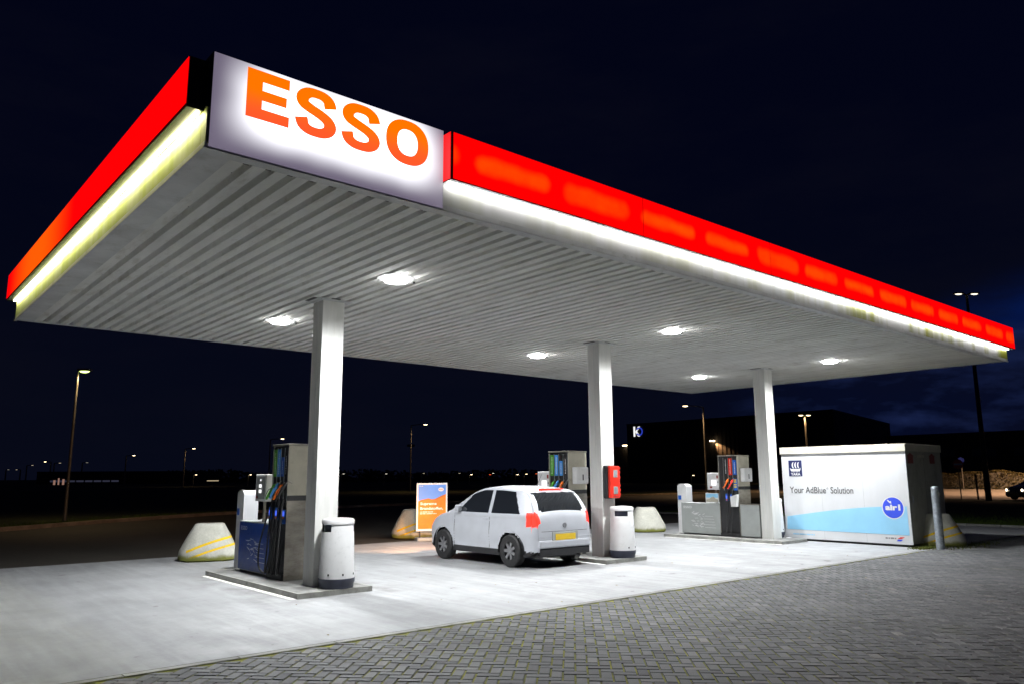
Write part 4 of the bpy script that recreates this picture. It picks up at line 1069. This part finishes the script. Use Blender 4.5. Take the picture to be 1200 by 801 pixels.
# hedge: leaf clumps over a solid core with a scalloped top
def hedge():
    rnd = random.Random(21)
    A, Bv = Vector((101, 44, 0)), Vector((107, 12, 0)); d = (Bv - A); Ln = d.length; d.normalize(); q = Vector((-d.y, d.x, 0))
    r = empty('hedge', ((A.x + Bv.x) / 2, (A.y + Bv.y) / 2, -.06), 0, 'clipped hedge with scalloped top glowing yellow behind the lit road', 'hedge')
    c = Vector(((A.x + Bv.x) / 2, (A.y + Bv.y) / 2, -.06))
    top = lambda t: 1.75 + .32 * abs(math.sin(t / 2.35)) + .08 * math.sin(t * 1.7)
    mb = MB(); n = 60; vs = []
    for k in range(n + 1):
        t = Ln * k / n; p0 = A + d * t
        for (o, z) in ((.5, 0), (.5, top(t) - .2), (-.5, top(t) - .2), (-.5, 0)): vs.append(tuple(p0 + q * o + NZ * z - c))
    mb.add(vs, [(k * 4 + j, k * 4 + j + 1, (k + 1) * 4 + j + 1, (k + 1) * 4 + j) for k in range(n) for j in range(3)])
    mb.build('stems', M['bark'], r)
    mb = MB()
    for _ in range(16000):
        t = rnd.random() * Ln; H = top(t); s_ = rnd.choice((0, 0, 1)); 
        if s_ == 0: o = rnd.choice((-1, 1)) * rnd.uniform(.48, .7); z = rnd.uniform(0, H)
        else: o = rnd.uniform(-.6, .6); z = H + rnd.uniform(-.22, .06)
        p0 = A + d * t + q * o + NZ * z - c; a = Vector((rnd.gauss(0, 1), rnd.gauss(0, 1), rnd.gauss(0, 1))).normalized() * .1; b_ = a.orthogonal().normalized() * .06
        mb.add([p0 - a, p0 + b_, p0 + a, p0 - b_], [(0, 1, 2, 3)])
    mb.build('leaves', M['hedge'], r)
hedge()

# ------------------------------------------------------------------ buildings
def bldg(name, foot, H, lab, mat=None, cat='building', z0=-.06):
    cx = sum(a for a, b_ in foot) / len(foot); cy = sum(b_ for a, b_ in foot) / len(foot)
    r = empty(name, (cx, cy, z0), 0, lab, cat)
    n = len(foot); vs = [(a - cx, b_ - cy, 0) for a, b_ in foot] + [(a - cx, b_ - cy, H) for a, b_ in foot]
    MB().add(vs, [(i, (i + 1) % n, n + (i + 1) % n, n + i) for i in range(n)]).build('wall', mat or M['cladding'], r)
    MB().add([(a * 1.003, b_ * 1.003, z) for z in (H, H + .35) for a, b_, _ in vs[:n]], [tuple(range(n))[::-1], tuple(range(n, 2 * n))] + [(i, (i + 1) % n, n + (i + 1) % n, n + i) for i in range(n)]).build('roof', M['dark_metal'], r)
    return r, cx, cy
wA, cxa, cya = bldg('warehouse', [(150, 88.5), (190, 88.5), (190, 130), (150, 130)], 14.4, 'dark warehouse with small lit letter logo at its upper left corner')
mb = MB(); 
for k in range(40): mb.box(150 - cxa - .05, 150 - cxa - .002, 88.6 - cya + k * 1.03, 88.75 - cya + k * 1.03, .2, 14.2)
mb.build('cladding_rib', M['cladding'], wA)
oL = Vector((150 - cxa - .08, 0, 0)); Y = lambda y: cya - y
mb = MB(); u0 = Y(127.7)
mb.prism([(u0, 11.5), (u0 + .5, 11.5), (u0 + .5, 14.0), (u0, 14.0)], oL, NY, NZ, .1)
mb.prism([(u0 + .55, 12.6), (u0 + 1.5, 13.95), (u0 + 2.1, 13.95), (u0 + 1.1, 12.75), (u0 + 2.0, 11.5), (u0 + 1.4, 11.5), (u0 + .55, 12.7)][::-1], oL, NY, NZ, .1)
mb.build('logo_letter', M['logo_white'], wA)
mb = MB()
for k in range(26):
    a, b_ = 150 - 300 * k / 26, 150 - 300 * (k + 1) / 26; P2 = []
    for ang, rr in ((a, 1.05), (b_, 1.05), (b_, .75), (a, .75)): P2.append((u0 + 1.95 + rr * math.cos(R(ang)), 12.7 + rr * math.sin(R(ang))))
    mb.prism(P2[::-1], oL + NX * .12, NY, NZ, .08)
mb.build('logo_ring', M['logo_blue'], wA)
wB, cxb, cyb = bldg('warehouse', [(148, 87.5), (148, 74.6), (201, 86.6), (201, 99.6)], 14.3, 'dark taller warehouse block behind the white container', M['cladding'])
wC, cxc, cyc = bldg('low_office_block', [(140, 61), (140, 4), (165, 4), (165, 61)], 8.2, 'long low dark building behind the hedge at right')
mb = MB(); mb.box(-1, 5, -14, -9, 8.6, 9.5); mb.build('roof_plant', M['cladding'], wC)
for k in range(9): B(140 - cxc - .1, 140 - cxc - .02, 56 - cyc - k * 6, 59.5 - cyc - k * 6, 4.6, 5.9).build('window', M['glass'], wC)
wD, _, _ = bldg('side_hall', [(152, 136.5), (185, 136.5), (185, 129.9), (152, 129.9)], 8.9, 'lower dark hall joined to the left end of the logo warehouse')
wE, cxe, cye = bldg('long_shed', [(50, 305), (84, 278), (110, 300), (76, 330)], 3.9, 'long low dark shed with faint lit windows at far left')
d_ = Vector((34, -27, 0)).normalized()
for k in range(8):
    p0 = Vector((54.5 - cxe, 301.2 - cye, 1.0)) + d_ * (k * 2.9)
    MB().obox(p0 - Vector((d_.y, -d_.x, 0)) * -.06, d_, (-d_.y, d_.x, 0), NZ, 1.2, .05, .28).build('lit_window', M['winstrip'], wE)
MB().obox((73.3, 204.9, 1.05), d_, (-d_.y, d_.x, 0), NZ, 1.4, .3, .09).build('light_bar', M['fixture_row'])
o = bpy.data.objects['light_bar']; tag(o, 'short row of warm lights low on the horizon, far behind the left block', 'light row')
# small pinkish lights at the far left, drawn as glowing panels under a roof
r = empty('pinkish_lights', (50.5, 271, -.06), 0, 'tiny pinkish lights low at the far left', 'shelter')
for k, (h, w_) in enumerate(((1.4, .4), (2.0, .25), (1.7, .4))): B(-1.5 + k * 1.2, -1.5 + k * 1.2 + w_, -.5, .5, 0, h).build('lit_panel', em('lit_panel_%d' % k, (1, .55, .42), .22), r)
B(-1.8, 2.2, -.7, .7, 2.05, 2.15).build('roof', M['dark_metal'], r)
# warehouse flood lamps raking down the cladding
M['flood'] = em('flood_lens', (1, .72, .4), 14)
def flood(x, y, z, lab, root, cx, cy, e=12000):
    fx = MB().obox((x - cx - .5, y - cy, z), (1, 0, 0), (0, 1, 0), NZ, .28, .35, .18).build('wall_lamp', M['dpole'], root)
    MB().obox((x - cx - .52, y - cy - .05, z - .21), (1, 0, 0), (0, 1, 0), NZ, .3, .5, .1).build('lens', M['flood'], fx)
    light('wall_lamp_beam', 'SPOT', (x - cx - .55, y - cy - .2, z - .3), e, (1, .5, .2), root, .1, 55, .7, (.28, -.75, -.8))
flood(150, 104.3, 9.75, '', wA, cxa, cya); flood(152, 132.2, 9.7, '', wD, 168.5, 133.2); flood(150, 88.9, 8.6, '', wA, cxa, cya, 9000)
# far tree line
def treeline():
    rnd = random.Random(4); mb = MB()
    for k in range(420):
        t = k / 420; p0 = Vector((100, 330, 0)).lerp(Vector((320, 215, 0)), t) + Vector((rnd.gauss(0, 5), rnd.gauss(0, 5), 0))
        h = 2.8 + 1.6 * (math.sin(k * .06) * .5 + .5) + rnd.random() * .8
        for _ in range(14):
            c = p0 + Vector((rnd.gauss(0, 1.2), rnd.gauss(0, 1.2), rnd.uniform(0, h))); a = Vector((rnd.gauss(0, 1), rnd.gauss(0, 1), rnd.gauss(0, 1))).normalized() * .9; b_ = a.orthogonal().normalized() * .7
            mb.add([c - a, c + b_, c + a, c - b_], [(0, 1, 2, 3)])
    tag(mb.build('distant_trees', M['treeline']), 'dark low belt of trees along the horizon', 'trees', kind='stuff')
treeline()

# ------------------------------------------------------------------ night sky
w = bpy.data.worlds.new('World'); scene.world = w; w.use_nodes = True; nt = w.node_tree
bg = nt.nodes['Background']; tc = N(nt, 'ShaderNodeTexCoord'); v = tc.outputs['Generated']; X, Y_, Z = sep(nt, v)
mp = N(nt, 'ShaderNodeMapping'); mp.inputs['Scale'].default_value = (1, 1, 3.2); L(nt, v, mp.inputs[0])
cl = ramp(nt, noise(nt, mp.outputs[0], 3.1, 7, .6), [(.42, 0.), (.66, 1.)])
cl2 = ramp(nt, noise(nt, mp.outputs[0], 9., 7, .6), [(.47, 0.), (.75, 1.)])
base = mix(nt, smooth(nt, Z, -.02, .45), (.0020, .0029, .0085), (.0008, .0014, .0075))
dt = math_(nt, 'ADD', math_(nt, 'MULTIPLY', X, .972), math_(nt, 'MULTIPLY', Y_, .235))
az = smooth(nt, dt, .90, .99); az2 = smooth(nt, dt, .972, .998)
elev = math_(nt, 'MULTIPLY', smooth(nt, Z, -.05, .04), math_(nt, 'SUBTRACT', 1., smooth(nt, Z, .2, .27)))
k = math_(nt, 'MULTIPLY', az, elev)
hi_ = smooth(nt, Z, .13, .19)
blue = mix(nt, cl, (.001, .014, .12), (.002, .003, .012))
blue_lo = mix(nt, cl2, (.0018, .0034, .016), (.010, .018, .07))
blue = mix(nt, az2, base, blue); blue = mix(nt, hi_, blue_lo, blue)
c = mix(nt, k, base, blue)
c = mix(nt, math_(nt, 'MULTIPLY', cl, .75), c, mix(nt, .6, c, (.0036, .0038, .0095)))
L(nt, c, bg.inputs[0]); bg.inputs[1].default_value = .8

# ------------------------------------------------------------------ camera, render settings
cam = bpy.data.cameras.new('camera'); co = bpy.data.objects.new('camera', cam); col.objects.link(co)
cam.sensor_width = 36; cam.lens = 36 * 902.1 / 1200; cam.clip_end = 6000; cam.clip_start = .1
yaw, pt, ro = R(49.331), R(9.91), R(-.284)
f = Vector((math.cos(yaw) * math.cos(pt), math.sin(yaw) * math.cos(pt), math.sin(pt)))
rt = Vector((math.sin(yaw), -math.cos(yaw), 0)); up = rt.cross(f)
rr = math.cos(ro) * rt + math.sin(ro) * up; uu = -math.sin(ro) * rt + math.cos(ro) * up
m = Matrix((rr, uu, -f)).transposed().to_4x4(); m.translation = (0, 0, 1.65)
co.matrix_world = m; scene.camera = co
scene.view_settings.view_transform = 'Standard'; scene.view_settings.look = 'None'
scene.view_settings.exposure = .3; scene.view_settings.gamma = 1; scene.view_settings.use_curve_mapping = False
scene.cycles.use_denoising = True; scene.cycles.max_bounces = 7; scene.cycles.diffuse_bounces = 4
scene.cycles.sample_clamp_indirect = 4; scene.cycles.caustics_reflective = False; scene.cycles.caustics_refractive = False
